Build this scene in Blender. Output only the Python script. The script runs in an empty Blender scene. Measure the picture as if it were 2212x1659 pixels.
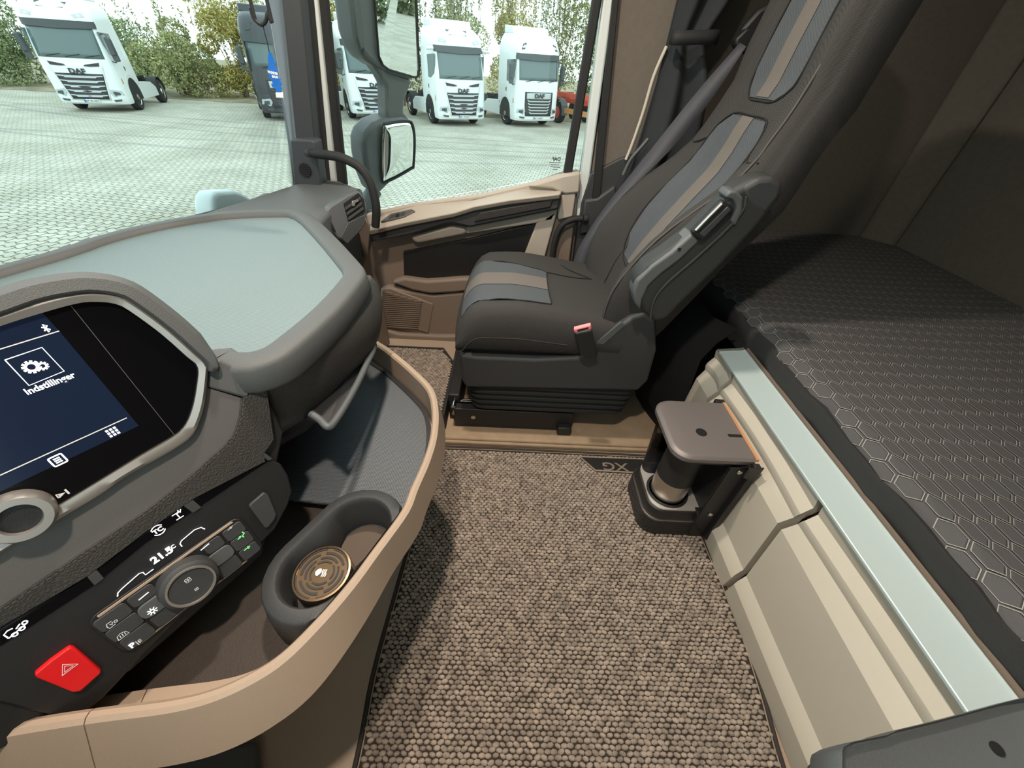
import bpy, bmesh, math, random
import numpy as np
from mathutils import Vector, Matrix

scene = bpy.context.scene
COL = scene.collection
random.seed(7)
rng = np.random.default_rng(7)

# ------------------------------------------------------------------ camera
F_PX, W_PX, H_PX = 831.0, 2212.0, 1659.0
CAM_Z = 1.15                       # metres above the cab floor (floor is z = 0)
PITCH, YAW, ROLL = math.radians(39.96), math.radians(1.47), math.radians(3.62)

def cam_axes():
    cp, sp, cy, sy = math.cos(PITCH), math.sin(PITCH), math.cos(YAW), math.sin(YAW)
    right = Vector((cy, -sy, 0)); fwd = Vector((sy*cp, cy*cp, -sp)); up = right.cross(fwd)
    c, s = math.cos(ROLL), math.sin(ROLL)
    return right*c + up*s, -right*s + up*c, fwd
RIGHT, UP, FWD = cam_axes()
CAM = Vector((0, 0, CAM_Z))
cam_data = bpy.data.cameras.new('camera')
cam_data.sensor_width = 36.0
cam_data.lens = F_PX / W_PX * 36.0
cam_data.clip_start = 0.02
cam_data.clip_end = 400
cam = bpy.data.objects.new('camera', cam_data)
COL.objects.link(cam)
m = Matrix((RIGHT, UP, -FWD)).transposed().to_4x4(); m.translation = CAM
cam.matrix_world = m
scene.camera = cam

# ------------------------------------------------------------------ world: bright overcast sky
world = bpy.data.worlds.new('overcast_sky'); scene.world = world
world.use_nodes = True
wn = world.node_tree.nodes; wl = world.node_tree.links
bg = wn['Background']
tc = wn.new('ShaderNodeTexCoord'); sep = wn.new('ShaderNodeSeparateXYZ'); rampw = wn.new('ShaderNodeValToRGB')
wl.new(tc.outputs['Generated'], sep.inputs[0]); wl.new(sep.outputs['Z'], rampw.inputs[0])
rampw.color_ramp.elements[0].position = 0.0; rampw.color_ramp.elements[0].color = (0.86, 0.97, 0.97, 1)
rampw.color_ramp.elements[1].position = 0.7; rampw.color_ramp.elements[1].color = (0.74, 0.88, 0.92, 1)
wl.new(rampw.outputs[0], bg.inputs[0]); bg.inputs[1].default_value = 1.5

# ------------------------------------------------------------------ exposure
vs = scene.view_settings
vs.view_transform = 'Standard'; vs.look = 'None'; vs.exposure = 0.5; vs.gamma = 1.0
vs.use_curve_mapping = False

# ------------------------------------------------------------------ warm cab lamps (their housings are built with the ceiling)
def area_light(name, loc, size, energy, color, target):
    d = bpy.data.lights.new(name, 'AREA'); d.shape = 'DISK'; d.size = size
    d.energy = energy; d.color = color
    o = bpy.data.objects.new(name, d); COL.objects.link(o)
    o.location = loc
    o.rotation_euler = (Vector(target)-Vector(loc)).to_track_quat('-Z', 'Y').to_euler()
    return o
LAMPS = [Vector((-0.15, 0.12, 2.02)), Vector((-0.20, 0.95, 2.02))]
for LAMP_POS in LAMPS:
    area_light('cab_lamp_light', LAMP_POS, 0.08, 15.0, (1.0, 0.85, 0.70), LAMP_POS-Vector((0, 0, 1)))

# ------------------------------------------------------------------ helpers
def ray(u, v):
    return FWD + RIGHT*((u-W_PX/2)/F_PX) + UP*((H_PX/2-v)/F_PX)
def az(u, v, z):
    d = ray(u, v); return CAM + d*((z-CAM.z)/d.z)
def ay(u, v, y):
    d = ray(u, v); return CAM + d*((y-CAM.y)/d.y)
def ax(u, v, x):
    d = ray(u, v); return CAM + d*((x-CAM.x)/d.x)
def apl(u, v, p, n):
    d = ray(u, v); return CAM + d*((Vector(p)-CAM).dot(n)/d.dot(n))
def zz(ox, oy, s, pts):
    return [(ox+p[0]/s, oy+p[1]/s) for p in pts]

def link(o, parent=None):
    COL.objects.link(o)
    if parent is not None:
        o.parent = parent
        o.matrix_parent_inverse = parent.matrix_world.inverted() if parent.type != 'EMPTY' else Matrix.Translation(-parent.location)
    return o
def shade(me, angle=None):
    me.polygons.foreach_set('use_smooth', [True]*len(me.polygons))
    if angle is not None:
        me.set_sharp_from_angle(angle=math.radians(angle))
def mk(name, verts, faces, mat, parent=None, smooth=None, bevel=0, seg=2, solid=0, sub=0, off=-1, fixn=True, local=False):
    me = bpy.data.meshes.new(name)
    me.from_pydata([tuple(v) for v in verts], [], faces)
    if fixn:
        bm = bmesh.new(); bm.from_mesh(me)
        bmesh.ops.remove_doubles(bm, verts=bm.verts, dist=1e-6)
        bmesh.ops.recalc_face_normals(bm, faces=bm.faces); bm.to_mesh(me); bm.free()
    me.materials.append(mat)
    o = bpy.data.objects.new(name, me)
    COL.objects.link(o)
    if parent is not None:
        o.parent = parent
        if not local:
            if parent.type == 'EMPTY': o.matrix_parent_inverse = Matrix.Translation(-parent.location)
    if smooth is not None: shade(me, smooth)
    if solid:
        md = o.modifiers.new('solid', 'SOLIDIFY'); md.thickness = solid; md.offset = off
    if bevel:
        md = o.modifiers.new('bevel', 'BEVEL'); md.width = bevel; md.segments = seg; md.limit_method = 'ANGLE'; md.angle_limit = math.radians(28)
        shade(me, 45 if smooth is None else smooth)
    if sub:
        md = o.modifiers.new('sub', 'SUBSURF'); md.levels = sub; md.render_levels = sub
        shade(me)
    return o
def thing(name, label, cat, loc=(0, 0, 0), group=None, rz=0):
    o = bpy.data.objects.new(name, None); COL.objects.link(o); o.location = loc; o.rotation_euler[2] = rz
    o.empty_display_size = .05
    tag(o, label, cat, group); return o
def tag(o, label, cat, group=None):
    o['label'] = label; o['category'] = cat
    if group: o['group'] = group
    return o
def struct(o, label=None, cat=None):
    o['kind'] = 'structure'
    if label: o['label'] = label
    if cat: o['category'] = cat
    return o
def V(*a): return Vector(a)

def prism(name, pts, vec, mat, parent=None, bevel=0, seg=2, smooth=None, **k):
    n = len(pts); vec = Vector(vec)
    vs_ = [Vector(p) for p in pts]+[Vector(p)+vec for p in pts]
    fs = [list(range(n)), list(range(2*n-1, n-1, -1))]+[[i, (i+1) % n, n+(i+1) % n, n+i] for i in range(n)]
    return mk(name, vs_, fs, mat, parent, bevel=bevel, seg=seg, smooth=smooth, **k)
def box(name, lo, hi, mat, parent=None, bevel=0, seg=2, **k):
    x0, y0, z0 = lo; x1, y1, z1 = hi
    return prism(name, [(x0, y0, z0), (x1, y0, z0), (x1, y1, z0), (x0, y1, z0)], (0, 0, z1-z0), mat, parent, bevel, seg, **k)
def loft(name, rings, mat, parent=None, closed=True, caps=True, smooth=40, **k):
    n = len(rings[0]); vs_ = [v for r in rings for v in r]; fs = []
    for i in range(len(rings)-1):
        for j in range(n if closed else n-1):
            a = i*n+j; b = i*n+(j+1) % n
            fs.append([a, b, b+n, a+n])
    if caps and closed:
        fs.append(list(range(n))); fs.append([len(vs_)-n+j for j in range(n)][::-1])
    return mk(name, vs_, fs, mat, parent, smooth=smooth, **k)
def cr(pts, n=8, closed=False):
    """Catmull-Rom through points."""
    P = [Vector(p) for p in pts]; out = []
    N = len(P); segs = N if closed else N-1
    for i in range(segs):
        p0 = P[(i-1) % N] if (closed or i > 0) else P[0]*2-P[1]
        p1 = P[i]; p2 = P[(i+1) % N]
        p3 = P[(i+2) % N] if (closed or i+2 < N) else P[-1]*2-P[-2]
        for j in range(n):
            t = j/n
            out.append(0.5*((2*p1)+(p2-p0)*t+(2*p0-5*p1+4*p2-p3)*t*t+(3*p1-p0-3*p2+p3)*t*t*t))
    if not closed: out.append(P[-1])
    return out
def tube(name, pts, r, mat, parent=None, seg=10, n=6, smooth=50, sx=1.0, **k):
    P = cr(pts, n) if n > 1 else [Vector(p) for p in pts]
    rings = []; up = None
    for i, p in enumerate(P):
        t = (P[min(i+1, len(P)-1)]-P[max(i-1, 0)]).normalized()
        if up is None:
            up = t.orthogonal().normalized()
        up = (up-t*up.dot(t)).normalized(); s = t.cross(up)
        rr = r[min(int(i/(len(P)-1)*(len(r)-1)+.5), len(r)-1)] if isinstance(r, (list, tuple)) else r
        rings.append([p+up*math.cos(a)*rr*sx+s*math.sin(a)*rr for a in [2*math.pi*j/seg for j in range(seg)]])
    return loft(name, rings, mat, parent, smooth=smooth, **k)
def sweep(name, path, prof, mat, parent=None, upv=(0, 0, 1), smooth=40, closed=False, **k):
    """prof: list of (out, up) offsets; out = horizontal right-hand normal of the path."""
    P = [Vector(p) for p in path]; N = len(P); rings = []; upv = Vector(upv)
    for i, p in enumerate(P):
        a = P[(i-1) % N] if (closed or i > 0) else P[i]; b = P[(i+1) % N] if (closed or i < N-1) else P[i]
        t = (b-a).normalized(); o = t.cross(upv).normalized()
        rings.append([p+o*q[0]+upv*q[1] for q in prof])
    if closed: rings.append(rings[0])
    return loft(name, rings, mat, parent, closed=True, caps=not closed, smooth=smooth, **k)
def grid(name, rows, mat, parent=None, smooth=None, **k):
    n = len(rows[0]); vs_ = [v for r in rows for v in r]
    fs = [[i*n+j, i*n+j+1, (i+1)*n+j+1, (i+1)*n+j] for i in range(len(rows)-1) for j in range(n-1)]
    return mk(name, vs_, fs, mat, parent, smooth=smooth, fixn=False, **k)
def disc(name, c, ax_, r0, mat, parent=None, depth=.01, r1=None, seg=32, bevel=0, **k):
    ax_ = Vector(ax_).normalized(); u = ax_.orthogonal().normalized(); w = ax_.cross(u); c = Vector(c)
    r1 = r0 if r1 is None else r1
    R0 = [c+(u*math.cos(a)+w*math.sin(a))*r0 for a in [2*math.pi*i/seg for i in range(seg)]]
    R1 = [c+ax_*depth+(u*math.cos(a)+w*math.sin(a))*r1 for a in [2*math.pi*i/seg for i in range(seg)]]
    return loft(name, [R0, R1], mat, parent, smooth=35, bevel=bevel, **k)
def lathe(name, c, ax_, prof, mat, parent=None, seg=32, smooth=40, caps=True, **k):
    ax_ = Vector(ax_).normalized(); u = ax_.orthogonal().normalized(); w = ax_.cross(u); c = Vector(c)
    rings = [[c+ax_*h+(u*math.cos(a)+w*math.sin(a))*r for a in [2*math.pi*i/seg for i in range(seg)]] for r, h in prof]
    return loft(name, rings, mat, parent, smooth=smooth, caps=caps, **k)
def text_mesh(name, s, size, origin, xdir, ydir, mat, parent=None, extrude=.0004, align='CENTER', bold=0, sx=1.0, local=False):
    cu = bpy.data.curves.new(name+'_c', 'FONT'); cu.body = s; cu.size = size; cu.extrude = extrude
    cu.align_x = align; cu.align_y = 'CENTER'; cu.offset = bold; cu.resolution_u = 3
    ob = bpy.data.objects.new(name+'_c', cu); COL.objects.link(ob)
    dg = bpy.context.evaluated_depsgraph_get(); dg.update()
    me = bpy.data.meshes.new_from_object(ob.evaluated_get(dg))
    bpy.data.objects.remove(ob); bpy.data.curves.remove(cu)
    X = Vector(xdir).normalized()*sx; Y = Vector(ydir).normalized(); Z = X.normalized().cross(Y); O = Vector(origin)
    M = Matrix((X, Y, Z)).transposed().to_4x4(); M.translation = O
    me.transform(M); me.materials.clear(); me.materials.append(mat); me.name = name
    o = bpy.data.objects.new(name, me); COL.objects.link(o)
    if parent is not None:
        o.parent = parent
        if not local:
            if parent.type == 'EMPTY': o.matrix_parent_inverse = Matrix.Translation(-parent.location)
    return o
def ribbon_verts(lines, w):
    """lines: list of polylines of 2-D points -> (verts2d, faces) flat ribbons of width w."""
    vs_, fs = [], []
    for L in lines:
        P = [np.array(p, float) for p in L]; n = len(P); b = len(vs_)
        for i, p in enumerate(P):
            t = P[min(i+1, n-1)]-P[max(i-1, 0)]; t /= (np.linalg.norm(t)+1e-9); nrm = np.array([-t[1], t[0]])*w/2
            vs_ += [p+nrm, p-nrm]
        fs += [[b+2*i, b+2*i+1, b+2*i+3, b+2*i+2] for i in range(n-1)]
    return vs_, fs
def circ(cx, cy, r, a0=0, a1=360, n=20):
    return [(cx+r*math.cos(math.radians(a0+(a1-a0)*i/n)), cy+r*math.sin(math.radians(a0+(a1-a0)*i/n))) for i in range(n+1)]
def rrect(x0, y0, x1, y1, r, n=5):
    out = []
    for cx, cy, a in ((x1-r, y1-r, 0), (x0+r, y1-r, 90), (x0+r, y0+r, 180), (x1-r, y0+r, 270)):
        out += [(cx+r*math.cos(math.radians(a+90*i/n)), cy+r*math.sin(math.radians(a+90*i/n))) for i in range(n+1)]
    return out
def inset2d(pts, d):
    """offset closed 2-D/3-D loop in XY by d (positive = outward for a counter-clockwise loop)."""
    N = len(pts); out = []
    for i in range(N):
        p0, p1, p2 = Vector(pts[i-1]), Vector(pts[i]), Vector(pts[(i+1) % N])
        e1 = (p1-p0); e2 = (p2-p1); n1 = Vector((e1.y, -e1.x, 0)).normalized(); n2 = Vector((e2.y, -e2.x, 0)).normalized()
        n = (n1+n2); n = n.normalized() if n.length > 1e-6 else n1
        s = d/max(.5, n.dot(n1)); out.append(p1+n*s)
    return out

# ------------------------------------------------------------------ materials
def mat(name, col, rough=.5, metal=0., bump=0., bscale=300., spec=.5, var=0., vscale=8., emit=0., coat=0., det=4, dist=.002):
    ma = bpy.data.materials.new(name); ma.use_nodes = True
    nt = ma.node_tree; b = nt.nodes['Principled BSDF']
    b.inputs['Base Color'].default_value = (*col, 1); b.inputs['Roughness'].default_value = rough
    b.inputs['Metallic'].default_value = metal; b.inputs['Specular IOR Level'].default_value = spec
    if coat: b.inputs['Coat Weight'].default_value = coat
    if emit:
        b.inputs['Emission Color'].default_value = (*col, 1); b.inputs['Emission Strength'].default_value = emit
    tc = nt.nodes.new('ShaderNodeTexCoord')
    if bump:
        n = nt.nodes.new('ShaderNodeTexNoise'); n.inputs['Scale'].default_value = bscale; n.inputs['Detail'].default_value = det
        nt.links.new(tc.outputs['Object'], n.inputs['Vector'])
        bp = nt.nodes.new('ShaderNodeBump'); bp.inputs['Strength'].default_value = bump; bp.inputs['Distance'].default_value = dist
        nt.links.new(n.outputs['Fac'], bp.inputs['Height']); nt.links.new(bp.outputs[0], b.inputs['Normal'])
    if var:
        n2 = nt.nodes.new('ShaderNodeTexNoise'); n2.inputs['Scale'].default_value = vscale; n2.inputs['Detail'].default_value = 5
        nt.links.new(tc.outputs['Object'], n2.inputs['Vector'])
        r = nt.nodes.new('ShaderNodeValToRGB')
        r.color_ramp.elements[0].position = .3; r.color_ramp.elements[1].position = .7
        r.color_ramp.elements[0].color = (*[c*(1-var) for c in col], 1); r.color_ramp.elements[1].color = (*[min(1, c*(1+var)) for c in col], 1)
        nt.links.new(n2.outputs['Fac'], r.inputs[0]); nt.links.new(r.outputs[0], b.inputs['Base Color'])
    return ma
def fine_mat(name, c0, c1, rough, su, sv, mode='diamond', bump=.6, frame=None, dist=.001):
    """fine woven / ribbed texture: two crossed waves in object space (frame = 3x3 rows giving u, v directions)."""
    ma = mat(name, c0, rough); nt = ma.node_tree; b = nt.nodes['Principled BSDF']
    tc = nt.nodes.new('ShaderNodeTexCoord')
    src = tc.outputs['Object']
    fr = frame or ((1, 0, 0), (0, 1, 0))
    hs = []
    for d, s in zip(fr, (su, sv)):
        dt = nt.nodes.new('ShaderNodeVectorMath'); dt.operation = 'DOT_PRODUCT'; dt.inputs[1].default_value = d
        nt.links.new(src, dt.inputs[0])
        mu = nt.nodes.new('ShaderNodeMath'); mu.operation = 'MULTIPLY'; mu.inputs[1].default_value = s*2*math.pi; nt.links.new(dt.outputs['Value'], mu.inputs[0])
        si = nt.nodes.new('ShaderNodeMath'); si.operation = 'SINE'; nt.links.new(mu.outputs[0], si.inputs[0]); hs.append(si)
    op = nt.nodes.new('ShaderNodeMath'); op.operation = 'MULTIPLY' if mode == 'diamond' else 'MAXIMUM'
    nt.links.new(hs[0].outputs[0], op.inputs[0]); nt.links.new(hs[1].outputs[0], op.inputs[1])
    mr = nt.nodes.new('ShaderNodeMapRange'); mr.inputs[1].default_value = -1; mr.inputs[2].default_value = 1
    nt.links.new(op.outputs[0], mr.inputs[0])
    mx = nt.nodes.new('ShaderNodeMix'); mx.data_type = 'RGBA'; mx.inputs[6].default_value = (*c0, 1); mx.inputs[7].default_value = (*c1, 1)
    nt.links.new(mr.outputs[0], mx.inputs[0]); nt.links.new(mx.outputs[2], b.inputs['Base Color'])
    bp = nt.nodes.new('ShaderNodeBump'); bp.inputs['Strength'].default_value = bump; bp.inputs['Distance'].default_value = dist
    nt.links.new(mr.outputs[0], bp.inputs['Height']); nt.links.new(bp.outputs[0], b.inputs['Normal'])
    return ma
def glass_mat(name, tint=(.93, .98, .97), refl=.06):
    ma = bpy.data.materials.new(name); ma.use_nodes = True; nt = ma.node_tree; nt.nodes.clear()
    out = nt.nodes.new('ShaderNodeOutputMaterial'); tr = nt.nodes.new('ShaderNodeBsdfTransparent'); gl = nt.nodes.new('ShaderNodeBsdfGlossy')
    mx = nt.nodes.new('ShaderNodeMixShader'); fr = nt.nodes.new('ShaderNodeFresnel'); fr.inputs[0].default_value = 1.3
    tr.inputs[0].default_value = (*tint, 1); gl.inputs['Roughness'].default_value = 0.0; gl.inputs[0].default_value = (.9, .9, .9, 1)
    nt.links.new(fr.outputs[0], mx.inputs[0]); nt.links.new(tr.outputs[0], mx.inputs[1]); nt.links.new(gl.outputs[0], mx.inputs[2]); nt.links.new(mx.outputs[0], out.inputs[0])
    return ma

M = {}
M['dash'] = mat('dash_soft_plastic', (.086, .092, .094), .55, bump=.5, bscale=900, dist=.0012)
M['dash2'] = mat('dash_smooth_trim', (.108, .104, .102), .42, bump=.25, bscale=1200)
M['black'] = mat('black_plastic', (.014, .014, .015), .42, bump=.3, bscale=1400)
M['darkgrey'] = mat('dark_grey_plastic', (.045, .047, .05), .5, bump=.35, bscale=1100)
M['midgrey'] = mat('mid_grey_plastic', (.09, .10, .105), .45, bump=.3, bscale=1100)
M['leather'] = mat('stitched_leather', (.035, .032, .03), .5, bump=.9, bscale=420, dist=.002)
M['bezel'] = mat('satin_silver_bezel', (.42, .40, .38), .35, metal=.7)
M['glassblack'] = mat('black_glass', (.003, .003, .004), .10, spec=.22)
M['screen'] = mat('lit_display', (.006, .011, .026), .16, spec=.2, emit=.45)
M['icon'] = mat('backlit_white_icon', (.95, .97, 1.0), .5, emit=1.0)
M['icongrey'] = mat('printed_grey_icon', (.62, .63, .62), .5, emit=.15)
M['icongreen'] = mat('backlit_green_icon', (.16, .75, .2), .5, emit=.8)
M['red'] = mat('red_switch_plastic', (.72, .012, .015), .35, bump=.15, bscale=900)
M['tan'] = mat('tan_plastic', (.38, .29, .22), .5, bump=.35, bscale=1300, dist=.0008)
M['beige'] = mat('beige_plastic', (.47, .42, .36), .5, bump=.35, bscale=1300, dist=.0008)
M['taupe'] = mat('taupe_plastic', (.22, .17, .135), .55, bump=.35, bscale=1300, dist=.0008)
M['panel'] = mat('pale_beige_locker_plastic', (.56, .52, .44), .5, bump=.35, bscale=1500, dist=.0006)
M['rail'] = mat('satin_aluminium', (.60, .72, .73), .36, metal=.25)
M['floor'] = mat('brown_vinyl_floor', (.40, .31, .235), .6, bump=.8, bscale=330, dist=.002)
M['floor2'] = mat('tan_floor_lining', (.34, .25, .165), .65, bump=.5, bscale=500, dist=.0015, var=.1, vscale=20)
M['cloth'] = fine_mat('dark_seat_cloth', (.020, .019, .019), (.050, .046, .044), .85, 320, 320, bump=.5, frame=((.6, .5, .62), (-.5, .75, .43)))
M['clothblue'] = fine_mat('blue_grey_seat_cloth', (.055, .064, .073), (.085, .095, .106), .85, 330, 330, bump=.4, frame=((.6, .5, .62), (-.5, .75, .43)))
M['clothstripe'] = fine_mat('woven_brown_stripe', (.07, .062, .056), (.215, .188, .168), .8, 260, 260, bump=.5, frame=((.62, .1, .78), (0, 1, 0)))
M['stitch'] = mat('grey_stitching', (.085, .08, .076), .8)
M['seam'] = mat('dark_seam', (.012, .012, .012), .9)
M['strap'] = mat('grey_belt_webbing', (.062, .062, .074), .6, bump=.5, bscale=700)
M['curtain'] = mat('charcoal_curtain_cloth', (.028, .032, .036), .95, bump=.4, bscale=800)
M['blackcloth'] = mat('black_fabric', (.004, .004, .005), .95)
M['headliner'] = mat('brown_grey_headliner', (.13, .115, .095), .95, bump=.6, bscale=900, var=.08, vscale=60)
M['linerbeige'] = mat('beige_pillar_cloth', (.175, .152, .128), .95, bump=.6, bscale=900, var=.05, vscale=60)
M['mattress'] = mat('charcoal_mattress_cloth', (.090, .090, .094), .75, bump=.5, bscale=900)
M['mattside'] = mat('black_mattress_border', (.030, .030, .031), .9, bump=.5, bscale=500)
M['hexline'] = mat('grey_quilting_line', (.34, .33, .31), .8)
M['white'] = mat('white_truck_paint', (.86, .90, .90), .3, coat=.4)
M['body'] = mat('pale_body_paint', (.72, .80, .80), .3)
M['rubber'] = mat('black_rubber', (.016, .017, .018), .7, bump=.3, bscale=400)
M['steel'] = mat('brushed_steel', (.62, .58, .53), .28, metal=1.0)
M['chrome'] = mat('chrome', (.8, .8, .8), .08, metal=1.0)
M['mirror'] = mat('mirror_glass', (.86, .88, .87), .01, metal=1.0)
M['glass'] = glass_mat('clear_window_glass')
M['tank'] = glass_mat('smoky_tank_plastic', (.78, .76, .80))
M['lampgrey'] = mat('grey_machine_shell', (.20, .175, .17), .42, metal=.25, bump=.15, bscale=1500)
M['pink'] = mat('red_buckle_button', (.85, .22, .24), .4)
M['blue'] = mat('blue_printed_card', (.01, .16, .62), .6)
M['paper'] = mat('white_print', (.9, .92, .92), .6)
M['orange'] = mat('orange_paint_and_reflection', (.60, .26, .10), .5)  # trailer rail paint, also the painted warm reflection behind the coffee machine
M['tread'] = mat('tyre_rubber', (.03, .03, .032), .85)
M['redpaint'] = mat('red_trailer_paint', (.62, .10, .06), .45, var=.15, vscale=4)
M['truckglass'] = mat('dark_cab_glass', (.13, .18, .18), .08)
M['truckgrey'] = mat('grey_truck_plastic', (.07, .08, .085), .5)
M['truckdark'] = mat('dark_truck_paint', (.045, .05, .056), .35, coat=.3)
M['lens'] = mat('headlight_lens', (.55, .60, .60), .15)
M['grilledark'] = mat('grille_dark_grey', (.05, .045, .05), .6)  # dark grey of grille backing, slots and badge
M['brass'] = mat('bronze_tin', (.24, .17, .105), .32, metal=.9)
M['armpad'] = mat('dark_armrest_shell', (.030, .032, .032), .55, bump=.4, bscale=900)
M['facegrey'] = mat('light_grey_armrest_face', (.105, .113, .118), .42, bump=.3, bscale=1100)
M['pillar'] = mat('daylight_tinted_pillar_plastic', (.050, .058, .068), .5, bump=.35, bscale=1000)  # bluish albedo puts cool daylight into the pillar colour
M['pillarlight'] = mat('daylit_pillar_flange', (.11, .13, .145), .5, bump=.35, bscale=1000)  # same daylight tint, paler for the flange turned to the windscreen
M['drip'] = mat('pale_drip_plate', (.55, .52, .49), .38, metal=.45)
M['amber'] = mat('amber_reflector', (.6, .3, .03), .3)
M['twig'] = mat('twig_bark', (.16, .12, .085), .9)

# ================================================================== THE SETTING: cab shell
GZ = -1.5                                    # yard level below the cab floor
struct(box('floor', (-1.14, -.47, -.06), (1.86, 2.0, 0), M['floor']), 'brown grained vinyl floor of the cab', 'floor')
pl_top = [V(-.235, 1.0, .028), V(.665, 1.0, .028), V(.665, 1.72, .028), V(-.235, 1.72, .028)]
struct(prism('trim_1', pl_top, (0, 0, -.027), M['floor2'], bevel=.008), 'tan raised floor lining under the passenger seat', 'floor trim')
struct(box('trim_2', (-.245, .985, .0005), (.66, .9985, .022), M['floor2'], bevel=.006), 'tan lip along the edge of the seat platform', 'floor trim')
struct(box('wall_rear', (1.86, -.47, 0), (1.91, 2.05, 2.05), M['headliner']), 'dark brown-grey cloth wall behind the bunk', 'wall')
# cloth side wall behind the seat, stepping round the bunk
struct(box('wall_right', (.60, 2.0, 0), (1.86, 2.05, 2.05), M['headliner']), 'dark cloth side wall at the foot of the bunk', 'wall')
wr = prism('trim_3', [V(1.86, 2.0, .47), V(1.74, 2.0, .47), V(1.86, 1.86, .47)], (0, 0, 1.58), M['headliner'], bevel=.045, seg=4)
struct(wr, 'cloth-covered corner post between bunk walls', 'wall trim')
struct(box('wall_right_header', (-.72, 1.80, 1.86), (.66, 1.95, 2.05), M['linerbeige']), 'beige lining above the passenger door', 'wall')
# driver's side, behind the camera: wall with a window opening
def wall_with_hole(name, x0, x1, z0, z1, hx0, hx1, hz0, hz1, y0, y1, ma):
    O = [(x0, z0), (x1, z0), (x1, z1), (x0, z1)]; I = [(hx0, hz0), (hx1, hz0), (hx1, hz1), (hx0, hz1)]
    vs_ = [(p[0], y, p[1]) for y in (y0, y1) for p in O+I]; fs = []
    for i in range(4):
        j = (i+1) % 4
        fs += [[i, j, 4+j, 4+i], [8+i, 8+j, 12+j, 12+i], [i, j, 8+j, 8+i], [4+i, 4+j, 12+j, 12+i]]
    return mk(name, vs_, fs, ma)
struct(wall_with_hole('wall_left', -1.10, 1.86, 0, 2.05, -.80, .25, .78, 1.72, -.51, -.47, M['linerbeige']), 'beige side wall with the driver window', 'wall')
struct(box('window_3', (-.80, -.495, .78), (.25, -.49, 1.72), M['glass']), 'driver side window glass', 'window')
struct(box('wall_front', (-1.19, -.51, -.06), (-1.15, .72, .68), M['black']), 'dark bulkhead below the windscreen', 'wall')
def ceil_ring(x0, x1, y0, y1, hx0, hx1, hy0, hy1):
    O = [(x0, y0), (x1, y0), (x1, y1), (x0, y1)]; I = [(hx0, hy0), (hx1, hy0), (hx1, hy1), (hx0, hy1)]
    vs_ = [(p[0], p[1], z) for z in (2.05, 2.11) for p in O+I]; fs = []
    for i in range(4):
        j = (i+1) % 4
        fs += [[i, j, 4+j, 4+i], [8+i, 8+j, 12+j, 12+i], [i, j, 8+j, 8+i], [4+i, 4+j, 12+j, 12+i]]
    return mk('ceiling', vs_, fs, M['headliner'])
struct(ceil_ring(-.95, 1.91, -.51, 2.05, .12, .62, .40, .95), 'cloth headliner of the cab roof with an opening added for fill daylight', 'ceiling')
struct(box('fill_light_hatch', (.12, .40, 2.085), (.62, .95, 2.092), M['glass']), 'added glass roof hatch out of view, letting in fill daylight', 'window')  # unseen hatch and its ceiling opening, added to bring fill daylight into the cab
M['lamplens'] = mat('lamp_lens', (1, .84, .68), .4, emit=6)
for LAMP_POS, lb in zip(LAMPS, ('round warm cab lamp in the headliner above the driver side', 'round warm cab lamp in the headliner above the passenger side')):
    lamp = thing('ceiling_lamp', lb, 'lamp', LAMP_POS+V(0, 0, .03), 'cab ceiling lamps')
    lathe('lamp_ring', LAMP_POS+V(0, 0, .03), (0, 0, -1), [(.085, -.002), (.085, .010), (.064, .014), (.064, -.002)], M['darkgrey'], lamp)
    disc('lamp_lens', LAMP_POS+V(0, 0, .022), (0, 0, 1), .06, M['lamplens'], lamp, depth=.006)

# windscreen: curved pane standing on the back edge of the dashboard
ws_base = cr([(-1.13, -.50, .705), (-1.13, .2, .705), (-1.13, .85, .705), (-1.05, 1.15, .705), (-.95, 1.38, .705), (-.862, 1.67, .705)], 6)
rows = []
for k in range(9):
    f = k/8
    rows.append([p+V(.20*f, -.06*f*(1 if p.y > 1 else 0), 1.345*f) for p in ws_base])
struct(grid('window_1', rows, M['glass'], smooth=60, solid=.006), 'curved windscreen glass', 'window')

fp = [p+V(-.012, 0, 0) for p in ws_base]
vs_ = [q for p in fp for q in (V(p.x, p.y, .69), V(p.x-.03, p.y, .69), V(p.x-.03, p.y, -.4), V(p.x, p.y, -.4))]
struct(mk('trim_14', vs_, [[4*i+j, 4*i+(j+1) % 4, 4*i+4+(j+1) % 4, 4*i+4+j] for i in range(len(fp)-1) for j in range(4)]+[[0, 1, 2, 3], [4*len(fp)-4+j for j in range(4)]], M['body'], smooth=50), 'pale painted cab front below the windscreen', 'cab panel')
# ------------------------------------------------------------------ A-pillar, seals and body frame beside the windscreen
def slab(name, pix, y, th, ma, parent=None, up=0.0, bevel=.003, **k):
    """pix: bottom-left, bottom-right, top-right, top-left outline seen in the plane y; top edge carried on upward by `up` metres."""
    P = [ay(u, v, y) for u, v in pix]
    if up:
        for i, j in ((3, 0), (2, 1)):
            d = (P[i]-P[j]); P[i] = P[i]+d*(up/d.z)
    return prism(name, P, (0, th, 0), ma, parent, bevel=bevel, **k)
ap = thing('windscreen_pillar', 'dark grey windscreen pillar with speaker pod at its foot', 'pillar', (-.80, 1.66, .70))
z8 = lambda pts: zz(420, 0, 3.456, pts)
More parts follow.
